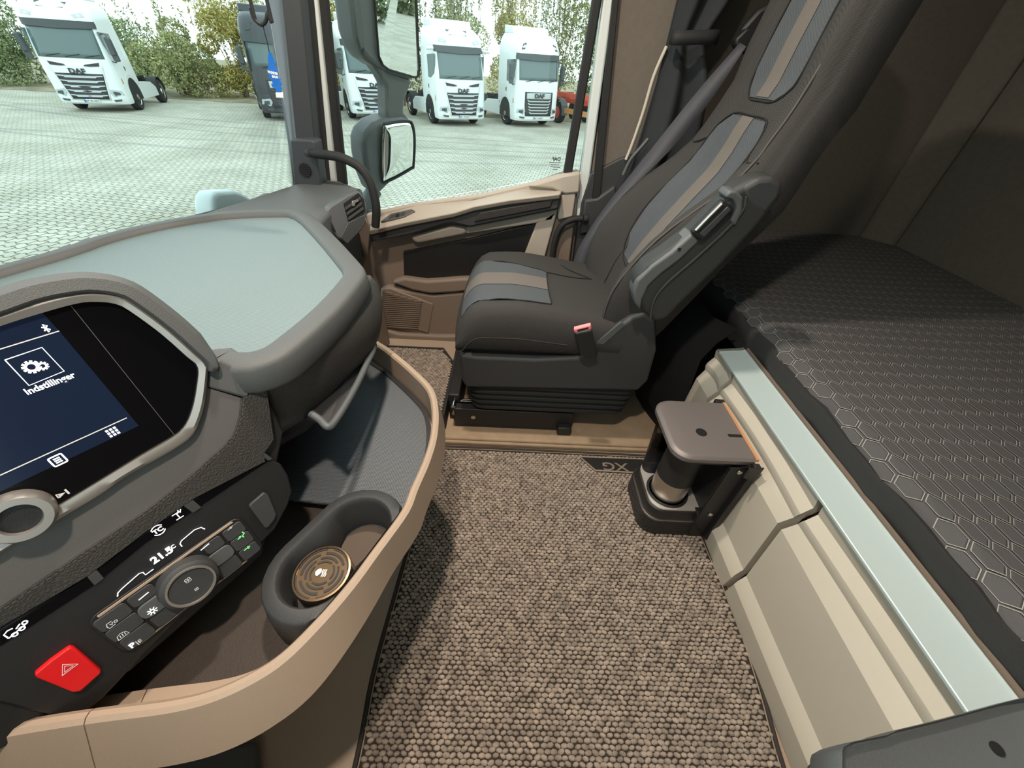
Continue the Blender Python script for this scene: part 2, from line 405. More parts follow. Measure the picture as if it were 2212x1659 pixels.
# front flange (paler daylight tint, turned to the windscreen), main face, each running up to the roof
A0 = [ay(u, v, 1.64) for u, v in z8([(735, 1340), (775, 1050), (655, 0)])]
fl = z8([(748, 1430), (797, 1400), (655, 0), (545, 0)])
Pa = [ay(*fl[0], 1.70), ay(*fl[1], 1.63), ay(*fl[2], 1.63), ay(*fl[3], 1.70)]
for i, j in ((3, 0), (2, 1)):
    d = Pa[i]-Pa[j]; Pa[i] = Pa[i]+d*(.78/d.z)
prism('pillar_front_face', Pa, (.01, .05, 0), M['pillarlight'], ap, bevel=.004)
fl = z8([(797, 1400), (935, 1400), (795, 0), (652, 0)])
Pa = [ay(*fl[0], 1.63), ay(*fl[1], 1.65), ay(*fl[2], 1.65), ay(*fl[3], 1.63)]
for i, j in ((3, 0), (2, 1)):
    d = Pa[i]-Pa[j]; Pa[i] = Pa[i]+d*(.78/d.z)
prism('pillar_side_face', Pa, (.0, .08, 0), M['pillar'], ap, bevel=.004)
pod = z8([(752, 1420), (945, 1400), (895, 1060), (870, 1045), (712, 1042), (718, 1120)])
prism('speaker_pod', [ay(u, v, 1.585) for u, v in pod], (0, .07, 0), M['pillar'], ap, bevel=.012, seg=3)
gc = ay(*z8([(828, 1268)])[0], 1.583)
gq = disc('speaker_grille', gc, (0, -1, 0), .022, M['black'], ap, depth=.003)
for k in range(-3, 4):
    hw = math.sqrt(max(0, .021**2-(k*.006)**2))
    box('grille_slot', (gc.x-hw, gc.y-.0045, gc.z+k*.006-.0014), (gc.x+hw, gc.y-.003, gc.z+k*.006+.0014), M['rubber'], ap)
# seals and painted frame strip
s1 = struct(slab('trim_4', z8([(955, 1400), (992, 1400), (855, 0), (797, 0)]), 1.70, .05, M['rubber'], up=.75, bevel=.012), 'black rubber door seal beside the windscreen pillar', 'door seal')
s2 = struct(slab('trim_5', z8([(1006, 1400), (1058, 1400), (912, 0), (858, 0)]), 1.745, .04, M['body'], up=.75, bevel=.012), 'pale painted door frame edge beside the pillar', 'door frame')
s3 = struct(slab('trim_6', z8([(1060, 1400), (1132, 1400), (985, 0), (910, 0)]), 1.765, .035, M['rubber'], up=.75, bevel=.008), 'black window channel at the front of the side window', 'window trim')
# rear edge of the window opening
s4 = struct(slab('trim_7', [(1212, 410), (1236, 375), (1301, 0), (1280, 0)], 1.765, .035, M['rubber'], up=.7, bevel=.006), 'black window channel at the rear of the side window', 'window trim')
s5 = struct(slab('trim_8', [(1243, 480), (1266, 450), (1326, 0), (1302, 0)], 1.78, .05, M['body'], up=.7, bevel=.008), 'pale painted door frame behind the side window', 'door frame')
s6 = struct(slab('trim_9', [(1262, 600), (1280, 600), (1334, 0), (1324, 0)], 1.76, .05, M['rubber'], up=.7, bevel=.006), 'black rubber seal along the rear door pillar', 'door seal')
# side window pane: follows the sloping sill
gp = [ay(700, 470, 1.79), ay(1262, 372, 1.79), ay(1312, 0, 1.79), ay(690, 0, 1.79)]
gp[2] = V(.31, 1.79, 1.87); gp[3] = V(-.66, 1.79, 1.87)
struct(prism('window_2', gp, (0, .005, 0), M['glass']), 'passenger side window glass', 'window')
# maker's print on the pane, seen from behind
pr = thing('window_print', 'small black maker print etched in the corner of the side window', 'window print', ay(1196, 350, 1.786))
text_mesh('print_name', 'DAF', .018, ay(1202, 344, 1.7862), (-1, 0, 0), (0, 0, 1), M['black'], pr, extrude=.0002, bold=.0006)
for i, w in enumerate((.05, .035, .042, .02)):
    c = ay(1199, 351+i*5, 1.7862)
    box('print_line', (c.x-w/2, c.y-.0004, c.z-.0012), (c.x+w/2, c.y, c.z+.0012), M['midgrey'], pr)

# painted outer skin of the cab side (seen in the outside mirrors)
sk_ = [V(-.80, 1.845, -.55), V(.33, 1.845, -.55), V(.33, 1.845, .76), V(.20, 1.845, .72), V(-.62, 1.845, .46), V(-.80, 1.845, .46)]
struct(prism('trim_15', sk_, (0, .03, 0), M['body'], bevel=.01), 'pale painted outer skin of the passenger door', 'cab panel')
struct(box('trim_16', (.335, 2.055, -.55), (1.91, 2.09, 2.11), M['body'], bevel=.01), 'pale painted outer side of the sleeper cab', 'cab panel')
# ------------------------------------------------------------------ rear pillar panels
bp_ = [ay(u, v, 1.79) for u, v in [(1276, 430), (1336, 345), (1412, 320), (1470, 60), (1480, 0), (1332, 0)]]
bp_[4] = V(.53, 1.79, 1.87); bp_[5] = V(.31, 1.79, 1.87)
bp_[0] = ay(1276, 380, 1.79)
struct(prism('trim_10', bp_, (0, .04, 0), M['linerbeige'], bevel=.006), 'beige cloth pillar panel behind the side window', 'pillar panel')
dk = [ay(u, v, 1.775) for u, v in [(1255, 440), (1276, 375), (1340, 342), (1410, 322), (1420, 420), (1380, 520), (1320, 640), (1230, 640)]]
struct(prism('trim_11', dk, (0, .06, 0), M['darkgrey'], bevel=.006), 'dark grey lower pillar panel beside the seat', 'pillar panel')
dk2 = [ay(u, v, 1.755) for u, v in [(1262, 432), (1290, 428), (1330, 400), (1335, 470), (1290, 500), (1252, 508)]]
struct(prism('trim_12', dk2, (0, .04, 0), M['darkgrey'], bevel=.010), 'dark grey belt cover on the rear pillar', 'pillar panel')
struct(box('wall_right_lower', (.26, 1.84, 0), (.60, 2.0, .75), M['taupe']), 'brown lower side wall beside the seat', 'wall')
struct(box('wall_right_upper', (.30, 1.835, .75), (.605, 2.0, 1.87), M['headliner']), 'dark lining behind the rear pillar panel', 'wall')

# ================================================================== OUTSIDE: paved yard
def ground_mat():
    ma = mat('pale_block_paving', (.5, .5, .45), .9); nt = ma.node_tree; b = nt.nodes['Principled BSDF']; L = nt.links
    tc = nt.nodes.new('ShaderNodeTexCoord'); mp = nt.nodes.new('ShaderNodeMapping'); mp.inputs['Rotation'].default_value[2] = math.radians(8)
    L.new(tc.outputs['Object'], mp.inputs[0])
    # wavy joints of interlocking blocks
    wv = nt.nodes.new('ShaderNodeVectorMath'); wv.operation = 'ADD'
    sx = nt.nodes.new('ShaderNodeSeparateXYZ'); L.new(mp.outputs[0], sx.inputs[0])
    mu = nt.nodes.new('ShaderNodeMath'); mu.operation = 'MULTIPLY'; mu.inputs[1].default_value = 2*math.pi/.20; L.new(sx.outputs[0], mu.inputs[0])
    si = nt.nodes.new('ShaderNodeMath'); si.operation = 'SINE'; L.new(mu.outputs[0], si.inputs[0])
    m2 = nt.nodes.new('ShaderNodeMath'); m2.operation = 'MULTIPLY'; m2.inputs[1].default_value = .022; L.new(si.outputs[0], m2.inputs[0])
    cb = nt.nodes.new('ShaderNodeCombineXYZ'); L.new(m2.outputs[0], cb.inputs[1]); L.new(mp.outputs[0], wv.inputs[0]); L.new(cb.outputs[0], wv.inputs[1])
    br = nt.nodes.new('ShaderNodeTexBrick'); br.inputs['Scale'].default_value = 1.0
    br.inputs['Brick Width'].default_value = .20; br.inputs['Row Height'].default_value = .16; br.inputs['Mortar Size'].default_value = .013; br.inputs['Mortar Smooth'].default_value = .4
    br.inputs['Color1'].default_value = (.58, .56, .47, 1); br.inputs['Color2'].default_value = (.50, .485, .405, 1); br.inputs['Mortar'].default_value = (.24, .225, .17, 1)
    L.new(wv.outputs[0], br.inputs['Vector'])
    n = nt.nodes.new('ShaderNodeTexNoise'); n.inputs['Scale'].default_value = .55; n.inputs['Detail'].default_value = 6; L.new(tc.outputs['Object'], n.inputs['Vector'])
    rp = nt.nodes.new('ShaderNodeValToRGB'); rp.color_ramp.elements[0].position = .35; rp.color_ramp.elements[1].position = .65
    rp.color_ramp.elements[0].color = (.80, .80, .76, 1); rp.color_ramp.elements[1].color = (1.06, 1.06, 1.06, 1); L.new(n.outputs['Fac'], rp.inputs[0])
    mx = nt.nodes.new('ShaderNodeMix'); mx.data_type = 'RGBA'; mx.blend_type = 'MULTIPLY'; mx.inputs[0].default_value = 1
    L.new(br.outputs['Color'], mx.inputs[6]); L.new(rp.outputs[0], mx.inputs[7])
    # dark curved tyre marks on the paving
    cur = mx.outputs[2]
    so = nt.nodes.new('ShaderNodeSeparateXYZ'); L.new(tc.outputs['Object'], so.inputs[0])
    for (a, s, cq) in ((17.0, .10, .012), (14.6, .14, .010), (16.0, .02, .0), (19.3, -.02, .004), (18.2, .0, .004)):
        # y = a + s*x + cq*x*x
        x2 = nt.nodes.new('ShaderNodeMath'); x2.operation = 'MULTIPLY'; L.new(so.outputs[0], x2.inputs[0]); L.new(so.outputs[0], x2.inputs[1])
        t1 = nt.nodes.new('ShaderNodeMath'); t1.operation = 'MULTIPLY_ADD'; t1.inputs[1].default_value = cq; t1.inputs[2].default_value = a; L.new(x2.outputs[0], t1.inputs[0])
        t2 = nt.nodes.new('ShaderNodeMath'); t2.operation = 'MULTIPLY_ADD'; t2.inputs[1].default_value = s; L.new(so.outputs[0], t2.inputs[0]); L.new(t1.outputs[0], t2.inputs[2])
        d = nt.nodes.new('ShaderNodeMath'); d.operation = 'SUBTRACT'; L.new(so.outputs[1], d.inputs[0]); L.new(t2.outputs[0], d.inputs[1])
        ab = nt.nodes.new('ShaderNodeMath'); ab.operation = 'ABSOLUTE'; L.new(d.outputs[0], ab.inputs[0])
        mr = nt.nodes.new('ShaderNodeMapRange'); mr.inputs[1].default_value = .06; mr.inputs[2].default_value = .20; mr.inputs[3].default_value = .45; mr.inputs[4].default_value = 0; L.new(ab.outputs[0], mr.inputs[0])
        mk_ = nt.nodes.new('ShaderNodeMix'); mk_.data_type = 'RGBA'; mk_.inputs[7].default_value = (.22, .23, .20, 1)
        L.new(mr.outputs[0], mk_.inputs[0]); L.new(cur, mk_.inputs[6]); cur = mk_.outputs[2]
    L.new(cur, b.inputs['Base Color'])
    bp = nt.nodes.new('ShaderNodeBump'); bp.inputs['Strength'].default_value = .6; bp.inputs['Distance'].default_value = .02
    L.new(br.outputs['Fac'], bp.inputs['Height']); bp.invert = True; L.new(bp.outputs[0], b.inputs['Normal'])
    return ma
g = mk('ground', [(-70, -70, GZ), (120, -70, GZ), (120, 33, GZ), (-70, 33, GZ)], [[0, 1, 2, 3]], ground_mat(), fixn=False)
struct(g, 'pale interlocking block paving of the truck yard', 'ground')
# the nearest paving blocks as real blocks, laid in the same wavy interlocking bond
BW, RH, AMP, ROT = .20, .16, .022, math.radians(8)
def lat(tx, ty):
    yy = ty-AMP*math.sin(2*math.pi*tx/BW); c, s = math.cos(-ROT), math.sin(-ROT)
    return (tx*c-yy*s, tx*s+yy*c)
def to_px(p):
    d = Vector(p)-CAM; w = d.dot(FWD); return W_PX/2+F_PX*d.dot(RIGHT)/w, H_PX/2-F_PX*d.dot(UP)/w, w
cand = []
for r_ in range(10, 110):
    o_ = 0 if r_ % 2 else BW*.5
    for c_ in range(-75, 12):
        cx, cy = (c_+.5)*BW-o_, (r_+.5)*RH
        wx, wy = lat(cx, cy); u, v, w = to_px((wx, wy, GZ))
        if w < 1: continue
        side_ = 835 < u < 1215 and v < 487-(u-800)*.232 and not (815 < u < 905 and v < 405)
        scr_ = 0 < u < 600 and v < float(np.interp(u, [0, 78, 203, 338, 466, 545, 600], [588, 558, 504, 470, 446, 422, 405])) and not (455 < u < 565 and v > 400)
        if side_ or scr_: cand.append((w, cx, cy))
cand.sort()
gm = g.data.materials[0]
for w, cx, cy in cand[:300]:
    hx, hy = BW/2-.0075, RH/2-.0075
    T_ = [(cx-hx+2*hx*k/6, cy-hy) for k in range(7)]+[(cx+hx-2*hx*k/6, cy+hy) for k in range(7)]
    T_ = [lat(*p) for p in T_]; n_ = len(T_)
    vs_ = [(p[0], p[1], GZ+.005) for p in T_]+[(p[0], p[1], GZ-.01) for p in T_]
    mk('paver', vs_, [list(range(n_))]+[[i, (i+1) % n_, n_+(i+1) % n_, n_+i] for i in range(n_)], gm, g)
verge = mk('verge', [(-80, 26.6, GZ+.01), (70, 28.9, GZ+.01), (80, 70, GZ+.8), (-90, 70, GZ+.8)], [[0, 1, 2, 3]], mat('leaf_litter_verge', (.34, .30, .19), .95, bump=.8, bscale=6, var=.35, vscale=1.2, dist=.1), fixn=False)
struct(verge, 'strip of dry grass and leaf litter under the bushes', 'ground')

# ------------------------------------------------------------------ parked trucks
def make_truck(label, loc, rz, style='new', body='white', plate='NT 05 NCT', badge=True, mirrors=True, lift=0.0):
    t = thing('truck', label, 'truck', loc, 'trucks parked along the hedge', rz)
    B = M[body]
    lv = [(.98, .00, 1.245), (1.15, .00, 1.25), (1.75, .03, 1.25), (1.95, .06, 1.25), (2.45, .17, 1.235), (2.95, .30, 1.21), (3.02, .24, 1.21), (3.20, .28, 1.20), (3.45, .48, 1.16), (3.66, .85, 1.06), (3.75, 1.25, .94)]
    if style == 'old':
        lv = [(.98, .00, 1.245), (1.15, .00, 1.25), (1.75, .02, 1.25), (1.95, .04, 1.25), (2.45, .12, 1.24), (2.85, .20, 1.22), (2.92, .14, 1.22), (3.20, .20, 1.20), (3.50, .40, 1.13), (3.68, .75, 1.0), (3.74, 1.15, .9)]
    zs = [l[0] for l in lv]
    def fy(z): return float(np.interp(z, zs, [l[1] for l in lv]))
    def hw(z): return float(np.interp(z, zs, [l[2] for l in lv]))
    def fr(x, z): return fy(z)+.10*(x/1.2)**2+.22*(abs(x)/hw(z))**10
    XS = [-1, -.98, -.93, -.85, -.7, -.5, -.25, 0, .25, .5, .7, .85, .93, .98, 1]
    def P(x, z, o=0): return V(x, fr(x, z)-o, z)
    rings = []
    for z, _, h in lv:
        rings.append([V(x*h, fr(x*h, z), z) for x in XS]+[V(h, 2.30, z), V(-h, 2.30, z)])
    mk_l = dict(local=True)
    loft('cab_body', rings, B, t, smooth=35, **mk_l)
    # bumper below the cab, ahead of the wheels
    rb = []
    for z, o, h in ((.30, .06, 1.20), (.36, .0, 1.23), (.55, -.02, 1.245), (.98, .0, 1.245)):
        rb.append([V(x*h, fr(x*h, 1.0)+o, z) for x in XS]+[V(h, .80, z), V(-h, .80, z)])
    loft('bumper', rb, B, t, smooth=35, **mk_l)
    def patch(name, outline, ma, o=.012, parent=t, nx=10, thick=.02):
        """outline: (zbottom, ztop, xleft(z), xright(z)) conforming to the front."""
        zb, zt, xl, xr = outline; rows = []
        for k in range(7):
            z = zb+(zt-zb)*k/6; rows.append([P(xl(z)+(xr(z)-xl(z))*j/nx, max(z, 1.0) if z < 1.0 else z, o) if z >= 1.0 else V(xl(z)+(xr(z)-xl(z))*j/nx, fr(xl(z)+(xr(z)-xl(z))*j/nx, 1.0)-o-.02, z) for j in range(nx+1)])
        return grid(name, rows, ma, parent, smooth=40, solid=thick, local=True)
    wtop = 2.90 if style == 'new' else 2.82
    ws = patch('windscreen', (1.86 if style == 'new' else 1.95, wtop, lambda z: -1.10+.02*(z-1.9), lambda z: 1.10-.02*(z-1.9)), M['truckglass'], .012)
    # wiper arms and a pale ornament behind the glass
    for x0 in (-.8, -.15, .5):
        a = P(x0, 1.90, .035); b_ = P(x0+.5, 1.99, .035)
        tube('wiper', [a, (a+b_)/2, b_], .012, M['rubber'], ws, seg=5, n=1, **mk_l)
    # sun visor
    vz = wtop-.06
    loft('sun_visor', [[V(x*1.19, fr(x*1.19, vz+.10)-.10, vz-.06+.05*abs(x)) for x in XS]+[V(x*1.19, fr(x*1.19, vz+.10)+.04, vz-.02) for x in XS[::-1]],
                       [V(x*1.20, fr(x*1.20, vz+.10)-.08, vz+.20) for x in XS]+[V(x*1.20, fr(x*1.20, vz+.10)+.08, vz+.24) for x in XS[::-1]]], M['truckgrey'], t, **mk_l)
    # grille
    if style == 'new':
        gx = lambda z: .66+.20*(z-.50)/.95
        patch('grille_surround', (.44, 1.78, lambda z: -gx(z)-.04, lambda z: gx(z)+.04), B, .010)
        gb = patch('grille_backing', (.48, 1.36, lambda z: -gx(z)+.02, lambda z: gx(z)-.02), M['grilledark'], .016)
        for s in (-1, 1):
            e = [V(s*x, fr(s*x, 1.6)-.035, z) for x, z in ((.86, 1.74), (.36, 1.66), (.30, 1.615), (.50, 1.60), (.82, 1.62))]
            prism('air_slot', e, (0, .03, 0), M['grilledark'], t, **mk_l)
        for k in range(5):
            z = .56+k*.165; w = gx(z)-.03; 
            pts = [(-w, .05), (-w*.72, .03), (-w*.66, -.005), (w*.66, -.005), (w*.72, .03), (w, .05), (w, .085), (w*.72, .075), (w*.66, .07), (-w*.66, .07), (-w*.72, .075), (-w, .085)]
            prism('grille_slat', [V(x, .005+.10*(x/1.2)**2-.055, z+dz) for x, dz in pts], (0, .03, 0), M['lens'] if body != 'truckdark' else M['truckgrey'], t, **mk_l)
        bz = 1.43
    else:
        patch('grille_surround', (.50, 1.50, lambda z: -.80+.10*max(0, .9-z), lambda z: .80-.10*max(0, .9-z)), M['grilledark'], .012)
        patch('badge_panel', (1.22, 1.46, lambda z: -.70, lambda z: .70), M['lens'], .022)
        for k in range(5):
            z = .60+k*.125; w = .60-.03*(4-k)
            pts = [(-w-.08, .06), (-w, .0), (w, .0), (w+.08, .06), (w+.06, .09), (w-.03, .045), (-w+.03, .045), (-w-.06, .09)]
            prism('grille_slat', [V(x, .10*(x/1.2)**2-.06, z+dz) for x, dz in pts], (0, .03, 0), M['lens'] if body != 'truckdark' else M['truckgrey'], t, **mk_l)
        bz = 1.34
    if badge:
        text_mesh('badge', 'DAF', .24, V(0, fr(0, bz)-.05, bz), (1, 0, 0), (0, 0, 1), M['grilledark'], t, extrude=.012, bold=.008, sx=1.25, local=True)
    for s in (-1, 1):
        hl = [V(s*x, fr(s*x, 1.0)-.045, z) for x, z in ((.80, .84), (1.15, .80), (1.19, .62), (.86, .56), (.76, .70))]
        h = prism('headlight', hl, (0, .05, 0), M['lens'], t, bevel=.015, **mk_l)
        ins = [V(s*x, fr(s*x, 1.0)-.052, z) for x, z in ((.88, .76), (1.08, .74), (1.10, .65), (.90, .62))]
        prism('lamp_unit', ins, (0, .02, 0), M['truckgrey'], h, local=True)
        fg = [V(s*x, fr(s*x, 1.0)-.045, z) for x, z in ((.78, .47), (1.05, .49), (1.02, .42), (.80, .40))]
        prism('fog_lamp', fg, (0, .03, 0), M['truckgrey'], t, **mk_l)
        rl = [P(s*x, z, .02) for x, z in (((.62, 3.22), (.95, 3.30), (1.02, 3.18), (.70, 3.12)) if style == 'new' else ((.72, 3.36), (.90, 3.30), (1.0, 3.10), (.84, 3.12)))]
        prism('roof_lamp', rl, (0, .05, 0), M['lens'] if style == 'new' else M['truckgrey'], t, **mk_l)
        # side glass, door handle, steps, wheel arch
        sg = [V(s*1.255, y, z) for y, z in ((.36, 2.74), (1.30, 2.70), (1.30, 1.88), (.95, 1.86), (.42, 2.05))]
        prism('side_window', sg, (-s*.06, 0, 0), M['truckglass'], t, **mk_l)
        prism('door_handle', [V(s*1.262, y, z) for y, z in ((1.28, 1.62), (1.38, 1.60), (1.38, 1.50), (1.30, 1.44))], (-s*.03, 0, 0), M['truckgrey'], t, **mk_l)
        prism('side_marker', [V(s*1.258, y, z) for y, z in ((.42, 1.22), (.50, 1.22), (.50, 1.02), (.42, 1.02))], (-s*.02, 0, 0), M['amber'], t, **mk_l)
        arch = [V(s*1.252, 1.42+.62*math.cos(a), .55+.66*math.sin(a)) for a in [math.radians(d) for d in range(0, 181, 15)]]
        prism('wheel_arch', arch+[V(s*1.252, .80, .40), V(s*1.252, 2.04, .40)], (-s*.25, 0, 0), M['rubber'], t, **mk_l)
        fen = [V(s*1.256, 1.42+r*math.cos(a), .55+(r+.04)*math.sin(a)) for r, A in ((.76, range(20, 181, 10)), (.64, range(180, 19, -10))) for a in [math.radians(d) for d in A]]
        prism('fender', fen, (-s*.10, 0, 0), B, t, **mk_l)
        for nm, yy, rr in (('wheel', 1.42, .50), ('wheel', 5.0, .50)):
            c = V(s*1.24, yy, .50)
            w_ = lathe(nm, c, (-s, 0, 0), [(.30, .03), (.46, 0), (.50, .05), (.50, .27), (.46, .31)], M['tread'], t, seg=28, **mk_l)
            lathe('rim', c, (-s, 0, 0), [(.02, -.02), (.10, -.02), (.12, .03), (.26, .06), (.31, .01), (.31, .08)], M['steel'], w_, seg=24, local=True)
        if mirrors:
            mx = s*1.46
            mo = loft('mirror', [rrect3(mx, .42, 2.28, .10, .07, .30), rrect3(mx, .30, 2.28, .11, .06, .31), rrect3(mx, .22, 2.28, .07, .05, .26)], M['truckgrey'] if not (style == 'new' and s > 0) else M['truckgrey'], t, smooth=50, **mk_l)
            loft('wide_mirror', [rrect3(mx, .42, 1.92, .10, .06, .13), rrect3(mx, .28, 1.92, .10, .06, .13)], M['truckgrey'], t, smooth=50, **mk_l)
            tube('mirror_arm', [V(s*1.24, .42, 2.66), V(mx, .36, 2.64), V(mx, .34, 1.82), V(s*1.24, .38, 1.80)], .025, M['truckgrey'], t, seg=6, n=2, **mk_l)
        else:
            prism('camera_arm', [V(s*1.20, .42, 2.92), V(s*1.56, .34, 2.90), V(s*1.56, .42, 2.84), V(s*1.20, .52, 2.84)], (0, .06, .08), B, t, bevel=.02, **mk_l)
        sk = [V(s*1.22, y, z) for y, z in ((2.30, 1.02), (3.9, .95), (4.4, .72), (4.4, .36), (2.2, .36))]
        prism('side_skirt', sk, (-s*.25, 0, 0), B if body != 'truckdark' else M['truckdark'], t, bevel=.02, **mk_l)
        mg = [V(s*1.25, 5.0+r*math.cos(a), .52+r*math.sin(a)) for r, A in ((.60, range(0, 181, 15)), (.56, range(180, -1, -15))) for a in [math.radians(d) for d in A]]
        prism('mudguard', mg, (-s*.42, 0, 0), M['rubber'], t, **mk_l)
    box('chassis', (-.45, .8, .62), (.45, 5.9, .98), M['rubber'], t, local=True)
    prism('fifth_wheel', [V(-.5, 4.5, 1.0), V(.5, 4.5, 1.0), V(.5, 5.6, 1.0), V(-.5, 5.6, 1.0)], (0, 0, .12), M['rubber'], t, local=True)
    box('cab_underside', (-1.05, .82, .62), (1.05, 2.28, .99), M['rubber'], t, local=True)
    if style == 'new':
        prism('roof_window', [P(x, z, .012) for x, z in ((-.42, 3.42), (.42, 3.42), (.52, 3.60), (-.52, 3.60))], (0, .02, -.01), M['truckgrey'], t, local=True)
    sp = [[V(x, 1.25+dy, z) for x in (-1.0, 1.0)] for dy, z in ((0, 3.70), (.10, 3.95), (1.0, 4.02), (1.0, 3.70))]
    mk('roof_spoiler', [p for r in sp for p in r], [[0, 1, 3, 2], [2, 3, 5, 4], [4, 5, 7, 6], [6, 7, 1, 0], [0, 2, 4, 6], [1, 3, 5, 7]], B, t, bevel=.05, local=True)
    pl_ = patch('number_plate', (.36, .48, lambda z: -.27, lambda z: .27), M['paper'], .03, nx=2, thick=.01)
    text_mesh('plate_text', plate, .095, V(.02, -.066, .42), (1, 0, 0), (0, 0, 1), M['black'], pl_, extrude=.002, local=True)
    box('plate_band', (-.275, -.067, .365), (-.235, -.055, .475), M['blue'], pl_, local=True)
    return t
def rrect3(cx, y, cz, hx, r, hz):
    return [V(cx+p[0], y, cz+p[1]) for p in rrect(-hx, -hz, hx, hz, r, 3)]

H = math.radians(26)
make_truck('white truck cab parked furthest left, seen through the windscreen', az(214, 243, GZ), math.radians(20), 'new', 'white', 'NT 05 NCT')
make_truck('dark grey truck cab half hidden by the windscreen pillar', az(640, 262, GZ), math.radians(30), 'old', 'truckdark', 'NT 11 NCT')
make_truck('white truck cab behind the outside mirror stalk', az(822, 262, GZ), math.radians(29), 'new', 'white', 'NT 08 NCT')
make_truck('white truck with roof window, between the mirror stalk and the bug-eyed truck', az(1003, 274, GZ), math.radians(29), 'new', 'white', 'NT 14 NCT', mirrors=False)
make_truck('white truck with bug-eyed roof lamps parked nearest the red trailer', az(1160, 276, GZ), math.radians(27), 'old', 'white', 'NT 22 NCT')

# red container trailer behind the last truck
tl = thing('trailer', 'red skeletal container trailer beside the last white truck', 'trailer', az(1225, 262, GZ), None, math.radians(-62))
for i, yy in enumerate((-.42, .42)):
    box('main_beam', (-3.2, yy-.07, .95), (7.5, yy+.07, 1.30), M['redpaint'], tl, bevel=.02, local=True)
for k in range(7):
    box('cross_member', (-3.0+k*1.5, -1.15, 1.22), (-2.85+k*1.5, 1.15, 1.36), M['redpaint'], tl, local=True)
box('side_rail', (-3.2, -1.22, 1.28), (7.5, -1.10, 1.46), M['redpaint'], tl, local=True)
box('under_rail', (1.35, -1.20, .55), (4.2, -1.10, .78), M['orange'], tl, local=True)
for xx in (.55, -.80):
    for s in (-1, 1):
        w_ = lathe('wheel', V(xx, s*1.2, .5), (0, -s, 0), [(.28, .03), (.46, 0), (.50, .05), (.50, .33), (.46, .36)], M['tread'], tl, seg=24, local=True)
        lathe('hub', V(xx, s*1.2, .5), (0, -s, 0), [(.02, -.02), (.10, -.02), (.12, .05), (.29, .08), (.29, .02)], M['redpaint'], w_, seg=20, local=True)
    mg = [V(xx+r*math.cos(a), -1.25, .52+r*math.sin(a)) for r, A in ((.66, range(-10, 191, 20)), (.62, range(190, -11, -20))) for a in [math.radians(d) for d in A]]
    prism('mudguard', mg, (0, .40, 0), M['midgrey'], tl, local=True)

# ------------------------------------------------------------------ hedge bushes and thin trees behind the trucks
def leaf_mat(name, c0, c1):
    ma = mat(name, c0, .75); nt = ma.node_tree; b = nt.nodes['Principled BSDF']
    oi = nt.nodes.new('ShaderNodeTexCoord'); n = nt.nodes.new('ShaderNodeTexNoise'); n.inputs['Scale'].default_value = 1.6; n.inputs['Detail'].default_value = 6
    nt.links.new(oi.outputs['Object'], n.inputs['Vector'])
    r = nt.nodes.new('ShaderNodeValToRGB'); r.color_ramp.elements[0].position = .35; r.color_ramp.elements[1].position = .65
    r.color_ramp.elements[0].color = (*c0, 1); r.color_ramp.elements[1].color = (*c1, 1)
    nt.links.new(n.outputs['Fac'], r.inputs[0]); nt.links.new(r.outputs[0], b.inputs['Base Color'])
    return ma
LEAF = [leaf_mat('leaf_olive', (.24, .27, .11), (.48, .48, .22)), leaf_mat('leaf_green', (.18, .24, .12), (.40, .46, .22)), leaf_mat('leaf_yellow', (.38, .34, .09), (.58, .50, .17)), leaf_mat('leaf_dark', (.14, .19, .11), (.32, .36, .19))]
